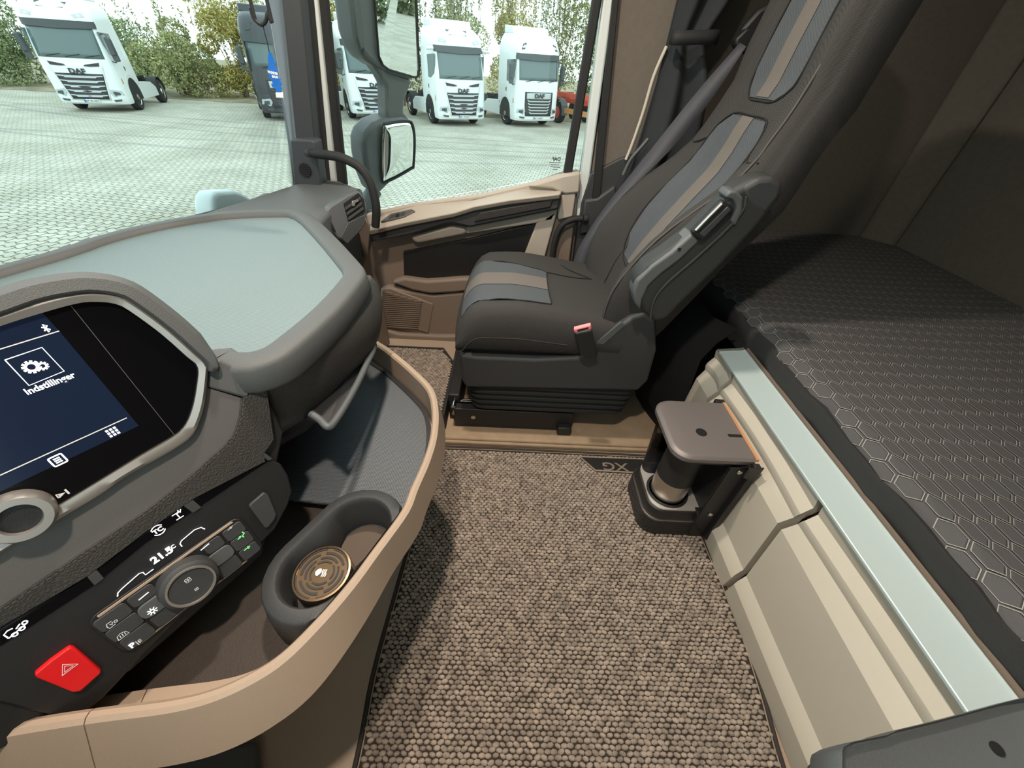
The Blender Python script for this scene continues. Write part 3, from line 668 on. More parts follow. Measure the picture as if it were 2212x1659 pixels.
def bush(name, label, cat, loc, h, w, nleaf, lm, group, sparse=0.0, leaf=.10, seed=0):
    r = np.random.default_rng(seed)
    t = thing(name, label, cat, loc, group)
    # stems
    nst = 9
    vs_, fs = [], []
    tips = []
    for k in range(nst):
        a = 2*math.pi*k/nst+r.uniform(-.3, .3); sp = r.uniform(.15, .55)*w
        p0 = V(math.cos(a)*.12, math.sin(a)*.12, -.05); p2 = V(math.cos(a)*sp, math.sin(a)*sp, h*r.uniform(.75, 1.0)); p1 = (p0+p2)/2+V(r.uniform(-.2, .2), r.uniform(-.2, .2), .1)
        C_ = cr([p0, p1, p2], 4); tips.append(C_)
        for i in range(len(C_)-1):
            for j in range(2):
                pass
        b = len(vs_); rad = .035
        for i, c in enumerate(C_):
            q = rad*(1-.8*i/(len(C_)-1))
            vs_ += [c+V(q, 0, 0), c+V(-q*.5, q*.87, 0), c+V(-q*.5, -q*.87, 0)]
        fs += [[b+3*i+j, b+3*i+(j+1) % 3, b+3*(i+1)+(j+1) % 3, b+3*(i+1)+j] for i in range(len(C_)-1) for j in range(3)]
    # fine upright twigs on top
    for k in range(int(26*(sparse*2+.4))):
        a = r.uniform(0, 2*math.pi); rr = r.uniform(0, .9)*w; z0 = h*r.uniform(.55, .8); L = h*r.uniform(.25, .5)*(1+sparse)
        p0 = V(math.cos(a)*rr, math.sin(a)*rr, z0); p1 = p0+V(r.uniform(-.25, .25), r.uniform(-.25, .25), L)
        tips.append([p0, (p0+p1)/2, p1]); b = len(vs_); q = .012
        for c, qq in ((p0, q), (p1, q*.4)):
            vs_ += [c+V(qq, 0, 0), c+V(-qq*.5, qq*.87, 0), c+V(-qq*.5, -qq*.87, 0)]
        fs += [[b+j, b+(j+1) % 3, b+3+(j+1) % 3, b+3+j] for j in range(3)]
    mk('stems', vs_, fs, M['twig'], t, fixn=False, local=True)
    # leaves: lumpy crown plus leaves strung along the twigs
    nb = int(nleaf*(1-sparse*.6)); lump = [(r.uniform(0, 2*math.pi), r.uniform(.1, .8)*w, h*r.uniform(.15, .80), r.uniform(.28, .5)*w) for _ in range(16)]
    C = np.zeros((nleaf, 3))
    for i in range(nb):
        a, rr, z, s = lump[r.integers(16)]
        d = r.normal(size=3); d /= np.linalg.norm(d); q = s*r.uniform(.55, 1.0)**.5
        C[i] = (math.cos(a)*rr+d[0]*q, math.sin(a)*rr+d[1]*q, max(.05, z+d[2]*q*.9))
    for i in range(nb, nleaf):
        c = tips[r.integers(len(tips))]; f = r.uniform(.2, 1)*(len(c)-1); k = min(int(f), len(c)-2); p = c[k].lerp(c[k+1], f-k)
        C[i] = np.array(p)+r.normal(size=3)*.06
    A = r.normal(size=(nleaf, 3)); A /= np.linalg.norm(A, axis=1)[:, None]; Bv = np.cross(A, r.normal(size=(nleaf, 3))); Bv /= np.linalg.norm(Bv, axis=1)[:, None]
    S = leaf*r.uniform(.6, 1.3, size=(nleaf, 1))
    q = np.stack([C+A*S, C+Bv*S*.45, C-A*S, C-Bv*S*.45], 1).reshape(-1, 3)
    me = bpy.data.meshes.new('foliage'); me.vertices.add(len(q)); me.vertices.foreach_set('co', q.ravel())
    me.loops.add(len(q)); me.loops.foreach_set('vertex_index', np.arange(len(q), dtype=np.int32)); me.polygons.add(nleaf)
    me.polygons.foreach_set('loop_start', np.arange(0, len(q), 4, dtype=np.int32)); me.polygons.foreach_set('loop_total', np.full(nleaf, 4, dtype=np.int32)); me.update(); me.validate()
    me.materials.append(lm)
    o = bpy.data.objects.new('foliage', me); COL.objects.link(o); o.parent = t; o['kind'] = 'stuff'
    return t
HG = 'hedge behind the parked trucks'
BU = [(-40, 30, 4.6, 2.6, 5200, 3, 0, 'dark green bush at the far left edge of the hedge'), (-35.5, 29.5, 4.2, 2.3, 5200, 0, 0, 'olive bush left of the leftmost white truck'),
      (-31, 30, 4.8, 2.4, 5200, 1, .05, 'tall green bush directly behind the leftmost white truck'), (-27.2, 31, 4.4, 2.2, 5200, 3, .1, 'dark bush showing past the roof of the leftmost truck'),
      (-23.6, 29.8, 3.6, 2.2, 6000, 1, .05, 'green bush right beside the leftmost truck'), (-20.3, 29.4, 3.9, 2.3, 6500, 0, .05, 'large olive bush in the middle of the windscreen view'),
      (-17.2, 30.2, 4.6, 1.9, 5200, 2, .2, 'yellowing bush left of the dark truck'), (-14.2, 31, 5.2, 2.2, 5200, 0, .35, 'olive bush behind the dark truck'),
      (-11.0, 30.5, 4.8, 2.0, 5200, 2, .3, 'yellowish bush showing left of the mirror truck'), (-7.5, 31, 5.4, 2.2, 4200, 3, .55, 'thin bush behind the mirror truck'),
      (-4.0, 31, 5.8, 2.3, 4200, 0, .7, 'bare-topped bush behind the truck with roof window'), (-.6, 33.2, 5.6, 1.8, 4600, 2, .5, 'autumn bush between the two right trucks'),
      (2.6, 34.2, 6.6, 2.4, 4200, 0, .75, 'bare-topped bush behind the bug-eyed truck'), (5.2, 30.6, 5.4, 1.9, 4800, 1, .5, 'leafy bush above the red trailer'), (8.2, 31.5, 6.4, 2.4, 4000, 0, .7, 'thin bush at the right end of the hedge')]
for i, (x, y, h, w, n, lm, spz, lb) in enumerate(BU):
    bush('bush', lb, 'bush', (x, y, GZ), h, w, int(n*2.3), LEAF[lm], HG, spz, .085, seed=100+i)
# hedge across the yard that the outside mirrors look back at
for i in range(7):
    bush('distant_bush', 'dark bush of the far row seen only in the outside mirrors', 'bush', (58+i*.5, -18+i*7.0, GZ), 4.2, 3.8, 1500, LEAF[3], 'far row seen in the mirrors', .05, .38, seed=300+i)

# ================================================================== DOOR (part of the setting) with its trim
z3 = lambda pts: zz(680, 360, 3.318, pts)
door = thing('door_1', 'passenger door trim in beige and charcoal with armrest and speaker', 'door', (-.2, 1.78, 0))
door['kind'] = 'structure'
def dslab(name, pts, y, th, ma, bevel=.005, seg=2, raw=False, parent=None):
    return prism(name, [ay(u, v, y) for u, v in (pts if raw else z3(pts))], (0, th, 0), ma, parent or door, bevel=bevel, seg=seg)
base_pts = [(380, 440), (470, 400), (720, 330), (1000, 255), (1480, 150), (1800, 40), (1895, 30), (1880, 300), (1850, 480), (1800, 900), (1500, 1300), (420, 1300), (400, 900), (380, 600)]
dslab('door_panel', base_pts, 1.765, .04, M['taupe'], .006)
# sill under the glass and rear cap
def dback(name, pts, y, th, ma, bevel):
    return prism(name, [ay(u, v, y+th) for u, v in z3(pts)], (0, -th, 0), ma, door, bevel=bevel)
dback('window_sill', [(380, 330), (720, 255), (1200, 190), (1500, 120), (1780, 40), (1895, 25), (1895, 120), (1780, 175), (1480, 165), (1130, 235), (720, 330), (470, 385), (385, 420)], 1.755, .03, M['beige'], .006)
dback('rear_cap', [(1525, 130), (1780, 45), (1900, 28), (1895, 180), (1785, 190), (1700, 150)], 1.735, .03, M['beige'], .010)
# armrest: top shelf, front edge
zs_ = []
arm_top_px = [(385, 460), (640, 400), (1000, 330), (1140, 285), (1400, 238), (1760, 196)]
af = [ay(u, v, 1.665) for u, v in z3(arm_top_px)]
ab_ = [ay(u, v, 1.757) for u, v in z3([(400, 415), (480, 375), (720, 335), (1125, 240), (1480, 158), (1775, 178)])]
ab_ = [V(p.x, 1.757, max(p.z, q.z-.005)) for p, q in zip(ab_, af)]
vs_ = af+ab_+[p+V(0, .012, -.022) for p in af]+[p+V(0, 0, -.03) for p in ab_]
n = len(af); fs = []
for i in range(n-1):
    fs += [[i, i+1, n+i+1, n+i], [i, i+1, 2*n+i+1, 2*n+i], [2*n+i, 2*n+i+1, 3*n+i+1, 3*n+i], [n+i, n+i+1, 3*n+i+1, 3*n+i]]
fs += [[0, n, 3*n, 2*n], [n-1, 2*n-1, 4*n-1, 3*n-1]]
mk('armrest_shelf', vs_, fs, M['beige'], door, bevel=.006, seg=3)
# switch block on the shelf
sn = (af[2]-af[0]).cross(ab_[2]-af[0]).normalized()
if sn.z < 0: sn = -sn
def onshelf(pts, d): return [apl(u, v, af[0]+sn*d, sn) for u, v in z3(pts)]
swo = prism('window_switch_block', onshelf([(470, 392), (545, 335), (695, 302), (720, 318), (640, 358), (540, 378)], .006), -sn*.012, M['dash2'], door, bevel=.002)
prism('window_switch', onshelf([(525, 372), (545, 345), (575, 338), (570, 362)], .008), -sn*.003, M['darkgrey'], swo, bevel=.001)
prism('window_switch', onshelf([(575, 360), (578, 338), (608, 332), (604, 354)], .009), -sn*.003, M['black'], swo, bevel=.001)
prism('mirror_switch', onshelf([(612, 352), (614, 330), (648, 322), (640, 345)], .008), -sn*.003, M['darkgrey'], swo, bevel=.001)
# charcoal band under the shelf, with padded insert
dslab('charcoal_band', [(385, 470), (640, 410), (1000, 340), (1145, 292), (1400, 246), (1772, 200), (1742, 305), (1110, 432), (1040, 415), (960, 402), (700, 482), (385, 548)], 1.69, .05, M['darkgrey'], .006)
dslab('padded_insert', [(1180, 325), (1710, 235), (1690, 295), (1140, 400)], 1.682, .02, M['leather'], .006, 3)
# pale pull pocket and lower frame
dslab('pull_pocket', [(690, 498), (750, 485), (985, 425), (1080, 438), (1090, 480), (1050, 492), (740, 552), (700, 535)], 1.722, .03, M['beige'], .012, 3)
dslab('trim_bar', [(1050, 440), (1110, 432), (1742, 308), (1700, 385), (1590, 406), (1090, 482)], 1.735, .03, M['beige'], .005)
dslab('rear_frame', [(1590, 406), (1742, 308), (1690, 500), (1640, 690), (1480, 690)], 1.735, .03, M['beige'], .006)
dslab('edge_frame', [(1742, 308), (1772, 200), (1872, 180), (1850, 360), (1745, 385)], 1.742, .03, M['beige'], .006)
dslab('dark_cloth_panel', [(632, 612), (1100, 520), (1592, 404), (1490, 660), (1400, 800), (1050, 806), (800, 822), (640, 792)], 1.748, .02, M['black'], .003)
dslab('pocket_ledge', [(548, 832), (640, 800), (800, 822), (1050, 803), (1400, 790), (1400, 860), (1000, 905), (830, 915), (700, 890)], 1.715, .05, M['taupe'], .012, 3)
dslab('lower_panel', [(470, 880), (520, 860), (700, 900), (850, 925), (1000, 910), (1500, 880), (1500, 1215), (860, 1215), (470, 1160)], 1.725, .04, M['taupe'], .010, 3)
dslab('door_bottom_trim', [(420, 1150), (600, 1200), (880, 1215), (1500, 1215), (1500, 1330), (700, 1330), (600, 1310), (420, 1240)], 1.70, .07, M['taupe'], .012, 3)
gr = dslab('speaker_frame', [(478, 880), (540, 870), (850, 985), (815, 1200), (740, 1175), (470, 1158)], 1.716, .012, M['taupe'], .006)
for k in range(19):
    f = k/18
    a = ay(*z3([(482, 900+f*245)])[0], 1.710); b_ = ay(*z3([(min(770, 560+f*900 if f < .22 else 770-(f-.22)*40), 912+f*250)])[0], 1.710)
    d = b_-a
    prism('speaker_slat', [a+V(0, 0, -.0022), b_+V(0, 0, -.0022), b_+V(0, 0, .0022), a+V(0, 0, .0022)], (0, .006, 0), M['taupe'], gr)
# tubular pull handle at the rear of the door opening
dh = thing('grab_bar', 'black curved tubular grab bar beside the rear edge of the door', 'grab handle', ay(1190, 560, 1.74))
tube('bar', [ay(u, v, 1.735) for u, v in [(1258, 472), (1238, 474), (1214, 487), (1200, 515), (1192, 560), (1186, 620)]], .013, M['rubber'], dh, n=5)
disc('bar_mount', ay(1260, 472, 1.742), (1, 0, .1), .017, M['rubber'], dh, depth=.02, bevel=.003)
# grab handle on the windscreen pillar
gh = thing('pillar_grab_rail', 'black curved tubular grab handle from windscreen pillar to dashboard end', 'grab handle', ay(810, 480, 1.53))
tube('handle_bar', [ay(668, 329, 1.60), ay(690, 333, 1.575), ay(735, 340, 1.56), ay(775, 360, 1.555), ay(798, 390, 1.55), ay(809, 425, 1.545), ay(813, 455, 1.54), ay(811, 490, 1.54)], .0155, M['rubber'], gh, n=5, seg=14)
disc('handle_socket', ay(664, 329, 1.605), (1, -.15, 0), .022, M['darkgrey'], gh, depth=.02, bevel=.004)

# ================================================================== DASHBOARD
dash = thing('dashboard', 'grey dashboard with ribbed storage tray on top and glovebox below', 'dashboard', (-.75, .9, .55))
ZM = .775
mpx = [(142, 560), (236, 527), (338, 500), (473, 476), (590, 470), (636, 475), (680, 517), (728, 575), (741, 596), (732, 615), (680, 673), (596, 744), (560, 765), (525, 769), (476, 762)]
mloop = [az(u, v, ZM) for u, v in mpx]+[V(-.60, .40, ZM), V(-.72, .25, ZM), V(-.78, -.1, ZM), V(-1.05, -.1, ZM), V(-1.06, .45, ZM)]
area = sum(a.x*b.y-b.x*a.y for a, b in zip(mloop, mloop[1:]+mloop[:1]))
if area < 0: mloop = mloop[::-1]
mloop = cr(mloop, 3, True)
def setz(L, z): return [V(p.x, p.y, z) for p in L]
M['traymat'] = fine_mat('ribbed_grey_rubber', (.10, .142, .152), (.205, .268, .28), .5, 190, 190, mode='diamond', bump=.5, frame=((.8, .6, 0), (-.6, .8, 0)), dist=.001)
prism('tray_mat', mloop, (0, 0, -.01), M['traymat'], dash)
loft('top_pad', [setz(inset2d(mloop, -.004), ZM-.012), setz(inset2d(mloop, .0), ZM+.002), setz(inset2d(mloop, .004), ZM+.010), setz(inset2d(mloop, .010), ZM+.0125), setz(inset2d(mloop, .038), ZM+.011), setz(inset2d(mloop, .044), ZM+.008), setz(inset2d(mloop, .047), ZM+.002), setz(inset2d(mloop, .053), ZM-.030), setz(inset2d(mloop, .050), ZM-.036), setz(inset2d(mloop, .03), ZM-.038)], M['dash'], dash, caps=False, smooth=45)
db = [V(-1.135, -.44, 0), V(-.62, -.44, 0), V(-.62, .30, 0), V(-.50, .46, 0), V(-.42, .56, 0), V(-.37, .70, 0), V(-.40, .82, 0), V(-.52, 1.0, 0), V(-.60, 1.25, 0), V(-.58, 1.45, 0), V(-.60, 1.66, 0), V(-.85, 1.68, 0), V(-.95, 1.36, 0), V(-1.05, 1.13, 0), V(-1.135, .85, 0)]
prism('dash_body', [V(p.x, p.y, .735) for p in db], (0, 0, -.22), M['darkgrey'], dash, bevel=.01)
# right-hand end of the dash top, running to the pillar
et = [az(u, v, .757) for u, v in [(430, 462), (466, 450), (545, 426), (635, 397), (690, 386), (735, 390), (772, 404), (752, 424), (722, 446), (704, 462), (690, 478), (650, 478), (600, 470), (520, 466)]]
prism('dash_end_top', et, (0, 0, -.12), M['dash'], dash, bevel=.016, seg=4)
# vent pod facing the passenger
VN = V(.80, -.52, .30).normalized(); VP0 = V(-.535, 1.36, .735)
def vp(pts, d=0): return [apl(u, v, VP0+VN*d, VN) for u, v in pts]
podpx = z3([(68, 330), (110, 280), (230, 205), (305, 172), (330, 178), (362, 240), (380, 300), (362, 400), (330, 455), (230, 556), (165, 505), (85, 400)])
prism('vent_pod', vp(podpx), -VN*.14, M['midgrey'], dash, bevel=.010, seg=3)
vo = prism('vent_opening', vp(z3([(205, 265), (310, 190), (350, 235), (362, 315), (345, 340), (240, 400)]), .001), VN*.002, M['black'], dash)
for k in range(3):
    f = .2+k*.28
    q = z3([(207+f*38, 268+f*130), (313+f*38, 194+f*125), (318+f*38, 214+f*125), (212+f*38, 288+f*130)])
    prism('vent_slat', vp(q, .004), VN*.004, M['darkgrey'], dash, bevel=.001)
prism('vent_tab', vp(z3([(262, 248), (300, 236), (308, 250), (285, 262), (280, 285), (268, 285)]), .008), VN*.006, M['bezel'], dash, bevel=.001)
prism('pod_recess', vp(z3([(92, 385), (120, 402), (150, 465), (138, 462), (100, 420)]), .001), VN*.002, M['black'], dash)
prism('pod_lower_lip', vp(z3([(232, 400), (345, 345), (362, 400), (330, 455), (230, 556), (175, 508)]), .002), VN*.006, M['darkgrey'], dash, bevel=.004)
# glovebox lid: bulged, ribbed front
gl = [((581, 833), (578, 880), (592, 945)), ((640, 797), (655, 850), (680, 888)), ((702, 755), (730, 792), (752, 815)), ((755, 697), (792, 725), (800, 762)), ((792, 636), (822, 668), (815, 735)), ((803, 598), (822, 632), (822, 700))]
rows = [[], [], [], [], []]
for a, b_, c in gl:
    p0, p1, p2 = az(*a, .741), az(*b_, .69), az(*c, .625)
    col = [p0+V(-.012, 0, .004)]+[p0, p1, p2]+[p2+V(-.05, 0, -.005)]
    for r, p in zip(rows, col): r.append(p)
rows = [cr(r, 5) for r in rows]
rows2 = []
for j in range(len(rows[0])):
    rows2.append(cr([rows[i][j] for i in range(5)], 4))
M['lidtex'] = fine_mat('fine_ribbed_black', (.020, .019, .018), (.075, .07, .066), .5, 240, 240, mode='diamond', bump=.7, frame=((.3, .5, .8), (.3, .5, -.8)), dist=.001)
grid('glovebox_lid', rows2, M['lidtex'], dash, smooth=60, solid=.012)
# lid pull strip, pale grey, with the pocket behind it
pull = zz(480, 700, 3.606, [(690, 697), (760, 745), (822, 800), (870, 765), (960, 630), (1060, 450), (1130, 300), (1180, 190), (1170, 110)])
pz = [.655, .650, .646, .642, .638, .634, .630, .628, .630]
tube('lid_pull', [az(u, v, z) for (u, v), z in zip(pull, pz)], .0068, M['midgrey'], dash, n=5, seg=8)
poc = [az(u, v, z) for (u, v), z in zip(zz(480, 700, 3.606, [(700, 690), (820, 795), (960, 610), (1090, 380), (1165, 150), (1100, 270), (960, 430)]), (.640, .630, .622, .618, .616, .62, .630))]
prism('pull_pocket', poc, (-.05, .02, -.004), M['black'], dash)
# underside of the dash above the open tray
ul = [az(u, v, .575) for u, v in [(592, 955), (685, 915), (790, 785), (806, 745)]]
prism('dash_underside', [V(-.66, .42, .575)]+ul+[V(-.66, 1.05, .575)], (0, 0, .03), M['black'], dash, bevel=.004)
# brown lower wall under the dash end beside the door
low = [V(-.66, 1.02, .70), V(-.60, 1.66, .70), V(-1.0, 1.66, .70), V(-1.0, 1.02, .70)]
prism('footwell_wall', low, (0, 0, -.70), M['taupe'], dash, bevel=.01)
prism('dash_end_side', [ay(u, v, 1.50) for u, v in [(790, 470), (800, 490), (795, 560), (770, 600), (740, 560), (745, 525)]], (-.06, .13, 0), M['taupe'], dash, bevel=.006)

# ------------------------------------------------------------------ angled centre fascia frame
a_ = math.radians(35); tl_ = math.radians(20)
FU = V(math.sin(a_), math.cos(a_), 0); NH = V(math.cos(a_), -math.sin(a_), 0)
FN = NH*math.cos(tl_)+V(0, 0, 1)*math.sin(tl_); FD = NH*math.sin(tl_)-V(0, 0, 1)*math.cos(tl_)
FO = az(470, 775, .80)
def FP(s, t, d=0): return FO+FU*s+FD*t+FN*d
def fst(u, v, d=0):
    p = apl(u, v, FO+FN*d, FN)-FO; return p.dot(FU), p.dot(FD)
def fpx(pts, d=0): return [apl(u, v, FO+FN*d, FN) for u, v in pts]
def fplate(name, pts, d0, d1, ma, parent, bevel=.0015, seg=2, st=False, **k):
    P = [FP(s, t, d1) for s, t in pts] if st else [p+FN*0 for p in fpx(pts, d1)]
    return prism(name, P, FN*(d0-d1), ma, parent, bevel=bevel, seg=seg, **k)
def fmark(name, lines, w, d, ma, parent):
    """thin flat symbol, polylines in fascia (s,t) metres"""
    v2, f = ribbon_verts(lines, w)
    return mk(name, [FP(p[0], p[1], d) for p in v2], f, ma, parent, fixn=False)
def icon(name, u, v, lines, size, d, ma, parent, w=.09, rot=0):
    size *= .74
    s0, t0 = fst(u, v, d); c, s_ = math.cos(rot), math.sin(rot)
    L = [[(s0+(x*c-y*s_)*size, t0-(x*s_+y*c)*size) for x, y in ln] for ln in lines]
    return fmark(name, L, w*size, d, ma, parent)
z1 = lambda pts: zz(0, 560, 3.318, pts)
z2 = lambda pts: zz(0, 980, 3.19, pts)
z5 = lambda pts: zz(520, 980, 3.771, pts)
zt = lambda pts: zz(0, 1200, 2.765, pts)
bez_out = [(-160, 735)]+z1([(0, 395), (300, 290), (560, 240), (700, 235), (850, 260), (960, 315), (1200, 490), (1400, 668), (1488, 755), (1492, 800), (1472, 1000), (1440, 1130), (1380, 1260), (1250, 1360), (900, 1560)])+z2([(700, 275), (350, 485), (0, 690)])+[(-160, 1290)]
bez_in = [(-160, 760)]+z1([(0, 480), (300, 385), (560, 315), (700, 305), (830, 320), (930, 370), (1150, 530), (1340, 698), (1420, 772), (1415, 900), (1385, 1060), (1335, 1185), (1250, 1272), (990, 1425)])+z2([(600, 245), (310, 420), (0, 615)])+[(-160, 1272)]
ctr = thing('centre_fascia', 'black leather-trimmed centre fascia below the touchscreen', 'fascia', FP(-.25, .34, -.05))
# body behind the fascia and the trim plate
fplate('fascia_body', [(-.62, -.125), (-.13, -.125), (-.035, -.02), (-.03, .03), (.02, .06), (.03, .09), (.025, .15), (-.035, .225), (-.05, .26), (-.10, .32), (-.29, .335), (-.36, .318), (-.62, .25)], -.14, -.008, M['black'], ctr, .004, st=True)
stit = z1([(1730, 995), (1715, 1130), (1670, 1260), (1600, 1345), (1500, 1430)])+z2([(1340, 130), (1000, 400), (600, 660), (200, 930), (0, 1065)])+[(-160, 1415)]
fplate('trim_plate', [(445, 800), (450, 838)]+stit+[(-160, 1000), (200, 800)], -.008, .001, M['dash2'], ctr, .001)
leat = z1([(1735, 995), (1915, 925), (1925, 1010), (1950, 1190), (1965, 1290), (1890, 1400)])+z2([(1830, 55), (1340, 310), (1000, 545), (600, 850), (0, 1200)])+[(-160, 1485)]
fplate('leather_strip', stit[::-1]+leat, -.010, .004, M['leather'], ctr, .003)
# stitches along the leather edge
sl = [p for p in fpx(stit, .0045)]
seg_ = []
for a, b_ in zip(sl, sl[1:]):
    L_ = (b_-a).length; n = max(1, int(L_/.006))
    for i in range(n):
        p = a.lerp(b_, (i+.15)/n); q = a.lerp(b_, (i+.75)/n); seg_.append((p, q))
vs_, fs = [], []
for p, q in seg_:
    d = (q-p).normalized(); w = d.cross(FN)*.0007; o = w*5; b = len(vs_)
    vs_ += [p+w-o, p-w-o, q-w-o, q+w-o]; fs.append([b, b+1, b+2, b+3])
st_ = mk('stitching', vs_, fs, M['stitch'], ctr, fixn=False); st_['kind'] = 'stuff'
# control plate with rounded right end
cp_ = z2([(1860, 40), (1935, 70), (1985, 150), (2015, 260), (1990, 350), (1900, 520), (1700, 720), (1500, 900), (1300, 1080), (1000, 1380), (850, 1540)])+zt([(620, 850), (500, 950), (370, 975), (0, 885)])+[(-160, 1500), (-160, 1440)]+z2([(0, 1200), (600, 850), (1000, 545), (1340, 310), (1830, 55)])
fplate('control_plate', cp_, -.020, .0005, M['black'], ctr, .003)
side_st = [fst(u, v) for u, v in z2([(1940, 75), (1990, 150), (2018, 260), (1990, 350), (1900, 520)])]
# gloss black switch row with dividers
row = z2([(1800, 0), (1850, 50), (1340, 390), (1000, 620), (660, 900), (0, 1330), (0, 1230), (600, 850), (1000, 560), (1340, 320)])
fplate('switch_row', row, 0, .0022, M['glassblack'], ctr, .0006)
for pts in ([(1795, 10), (1850, 50), (1880, 35), (1825, -5)], [(1265, 360), (1330, 410), (1390, 370), (1330, 320)], [(600, 850), (650, 910), (720, 860), (665, 800)]):
    fplate('switch_divider', z2(pts), 0, .0035, M['darkgrey'], ctr, .0006)
axle = [[(-.6, -.5), (-.6, .5)], [(.6, -.5), (.6, .5)], [(-.6, 0), (.6, 0)], [(-.15, -.22), (.15, -.22), (.15, .22), (-.15, .22), (-.15, -.22)]]
icon('axle_symbol', *z2([(1640, 130)])[0], axle, .009, .003, M['icon'], ctr, .14)
icon('axle_symbol', *z2([(1225, 425)])[0], [[(0, -.7), (0, .5)], [(-.6, -.7), (.6, -.7)], [(-.7, .5), (.7, .5)], [(.5, .2), (.9, .8)], [(.2, .3), (.5, .9)]], .010, .003, M['icon'], ctr, .16)
icon('traction_symbol', *z2([(1090, 527)])[0], [circ(0, 0, .8, 30, 150), circ(0, 0, .8, 210, 330)], .012, .003, M['icon'], ctr, .14)
s0, t0 = fst(*z2([(1090, 530)])[0], .003)
text_mesh('traction_text', 'TC', .0085, FP(s0, t0, .003), FU, -FD, M['icon'], ctr, .0001, bold=.0003)
icon('truck_symbol', *z2([(120, 1215)])[0], [[(-.9, -.3), (-.9, .4), (-.5, .6), (-.1, .5)], [(-.9, -.3), (.9, .1)], circ(-.4, -.3, .22), circ(.3, -.15, .22), circ(.8, .3, .2), [(.0, .2), (.5, .5)]], .013, .003, M['icon'], ctr, .13)
# square blank switch
fplate('blank_switch', z2([(1820, 268), (1850, 280), (1908, 418), (1895, 455), (1850, 512), (1828, 515), (1718, 365), (1730, 345)]), 0, .006, M['darkgrey'], ctr, .002, 3)

# ------------------------------------------------------------------ climate control unit
cl = thing('climate_panel', 'black climate control unit with round fan dial and temperature read-out', 'control panel', FP(-.19, .27, 0))
fplate('unit_body', rrect(-.279, .226, -.092, .304, .014), .0006, .004, M['black'], cl, .0012, st=True)
fplate('unit_edge', [(-.268, .2285), (-.105, .2265), (-.103, .2305), (-.268, .2325)], .004, .0055, M['tan'], cl, .0008, st=True)
fplate('lower_edge', [(-.262, .3005), (-.12, .299), (-.12, .3015), (-.262, .3025)], .004, .0052, M['taupe'], cl, .0006, st=True)
def btn(s0, s1, t0, t1, r=.004, ma='darkgrey', h=.0065):
    return fplate('button', rrect(s0, t0, s1, t1, r, 3), .004, h, M[ma], cl, .0008, st=True)
btn(-.276, -.243, .233, .254); btn(-.276, -.243, .255, .277); btn(-.274, -.243, .278, .300)
btn(-.241, -.213, .233, .252); bs = btn(-.243, -.205, .253, .276, .009, 'midgrey', .009); btn(-.240, -.208, .277, .299)
btn(-.150, -.126, .233, .252); btn(-.156, -.124, .253, .276, .008, 'midgrey', .008); btn(-.156, -.126, .277, .299)
btn(-.123, -.096, .233, .254); btn(-.123, -.096, .255, .277); btn(-.123, -.097, .278, .299)
kc = fst(*z2([(1315, 905)])[0], .02)
kn = lathe('fan_dial', FP(kc[0], kc[1], .004), FN, [(.036, 0), (.034, .014), (.029, .018)], M['darkgrey'], cl, seg=40)
lathe('dial_ring', FP(kc[0], kc[1], .021), FN, [(.0285, 0), (.0285, .004), (.0260, .004), (.0255, .001)], M['bezel'], kn, seg=40)
disc('dial_face', FP(kc[0], kc[1], .020), FN, .0262, M['darkgrey'], kn, depth=.0025)
fan = [circ(.35*math.cos(a), .35*math.sin(a), .26, n=12) for a in [math.radians(d) for d in (45, 135, 225, 315)]]
icon('fan_symbol', *z2([(1295, 872)])[0], fan, .0085, .0235, M['icongrey'], cl, .13)
icon('fan_symbol', *z2([(1355, 933)])[0], fan, .0055, .0235, M['icongrey'], cl, .15)
def ci(name, x, y, L, size, ma='icon', w=.12, d=.0075): return icon(name, *z2([(x, y)])[0], L, size, d, M[ma], cl, w)
ci('minus_mark', 990, 982, [[(-1, -.1), (1, .1)]], .008, w=.22); ci('minus_mark', 1412, 643, [[(-1, -.1), (1, .1)]], .008, w=.22)
ci('snowflake_symbol', 1050, 1085, [circ(0, 0, .38, n=14)]+[[(.5*math.cos(a), .5*math.sin(a)), (1*math.cos(a), 1*math.sin(a))] for a in [math.radians(45*i) for i in range(8)]], .0075, d=.0097, w=.2)
ci('recirculate_symbol', 768, 1175, [[(.3, .6), (-.5, .6), (-.7, 0), (-.6, -.6), (.4, -.5)], [(-.2, .2), (0, -.2), (.3, .3)], circ(.7, 0, .25, n=10)], .0085, 'icongrey', .16)
ci('demist_symbol', 842, 1250, [[(-.9, -.6), (.9, -.6), (.7, .3), (0, .6), (-.7, .3), (-.9, -.6)], [(-.4, -.4), (-.3, .2)], [(0, -.4), (.1, .3)], [(.4, -.4), (.5, .2)]], .0085, 'icongrey', .14)
s0, t0 = fst(*z2([(912, 1322)])[0], .0075)
text_mesh('parking_letter', 'P', .0105, FP(s0, t0, .0075), FU, -FD, M['icon'], cl, .0001, bold=.0003)
ci('heater_symbol', 958, 1297, [[(-.4, -.8), (-.4, .8)], [(0, -.6), (0, .6)], [(0, .5), (.6, .6)], [(0, .1), (.6, .2)], [(0, -.3), (.6, -.2)]], .0065, 'icongrey', .2)
ci('arrow_symbol', 1588, 512, [[(-.9, -.2), (.2, .05)], [(.0, -.3), (.8, .3), (0, .35), (0, -.3)]], .0065, 'icongrey', .24)
ci('body_symbol', 1670, 562, [[(.4, .9), (.6, .1), (-.1, -.2), (.0, -.8)], [(-1.4, -.3), (-.6, -.1)], [(-.8, .15), (-.4, -.05), (-.8, -.3)]], .0075, 'icongreen', .26)
ci('foot_symbol', 1703, 652, [[(-1, 0), (.4, 0)], [(.2, .4), (.9, 0), (.2, -.4)]], .0065, 'icongreen', .28)
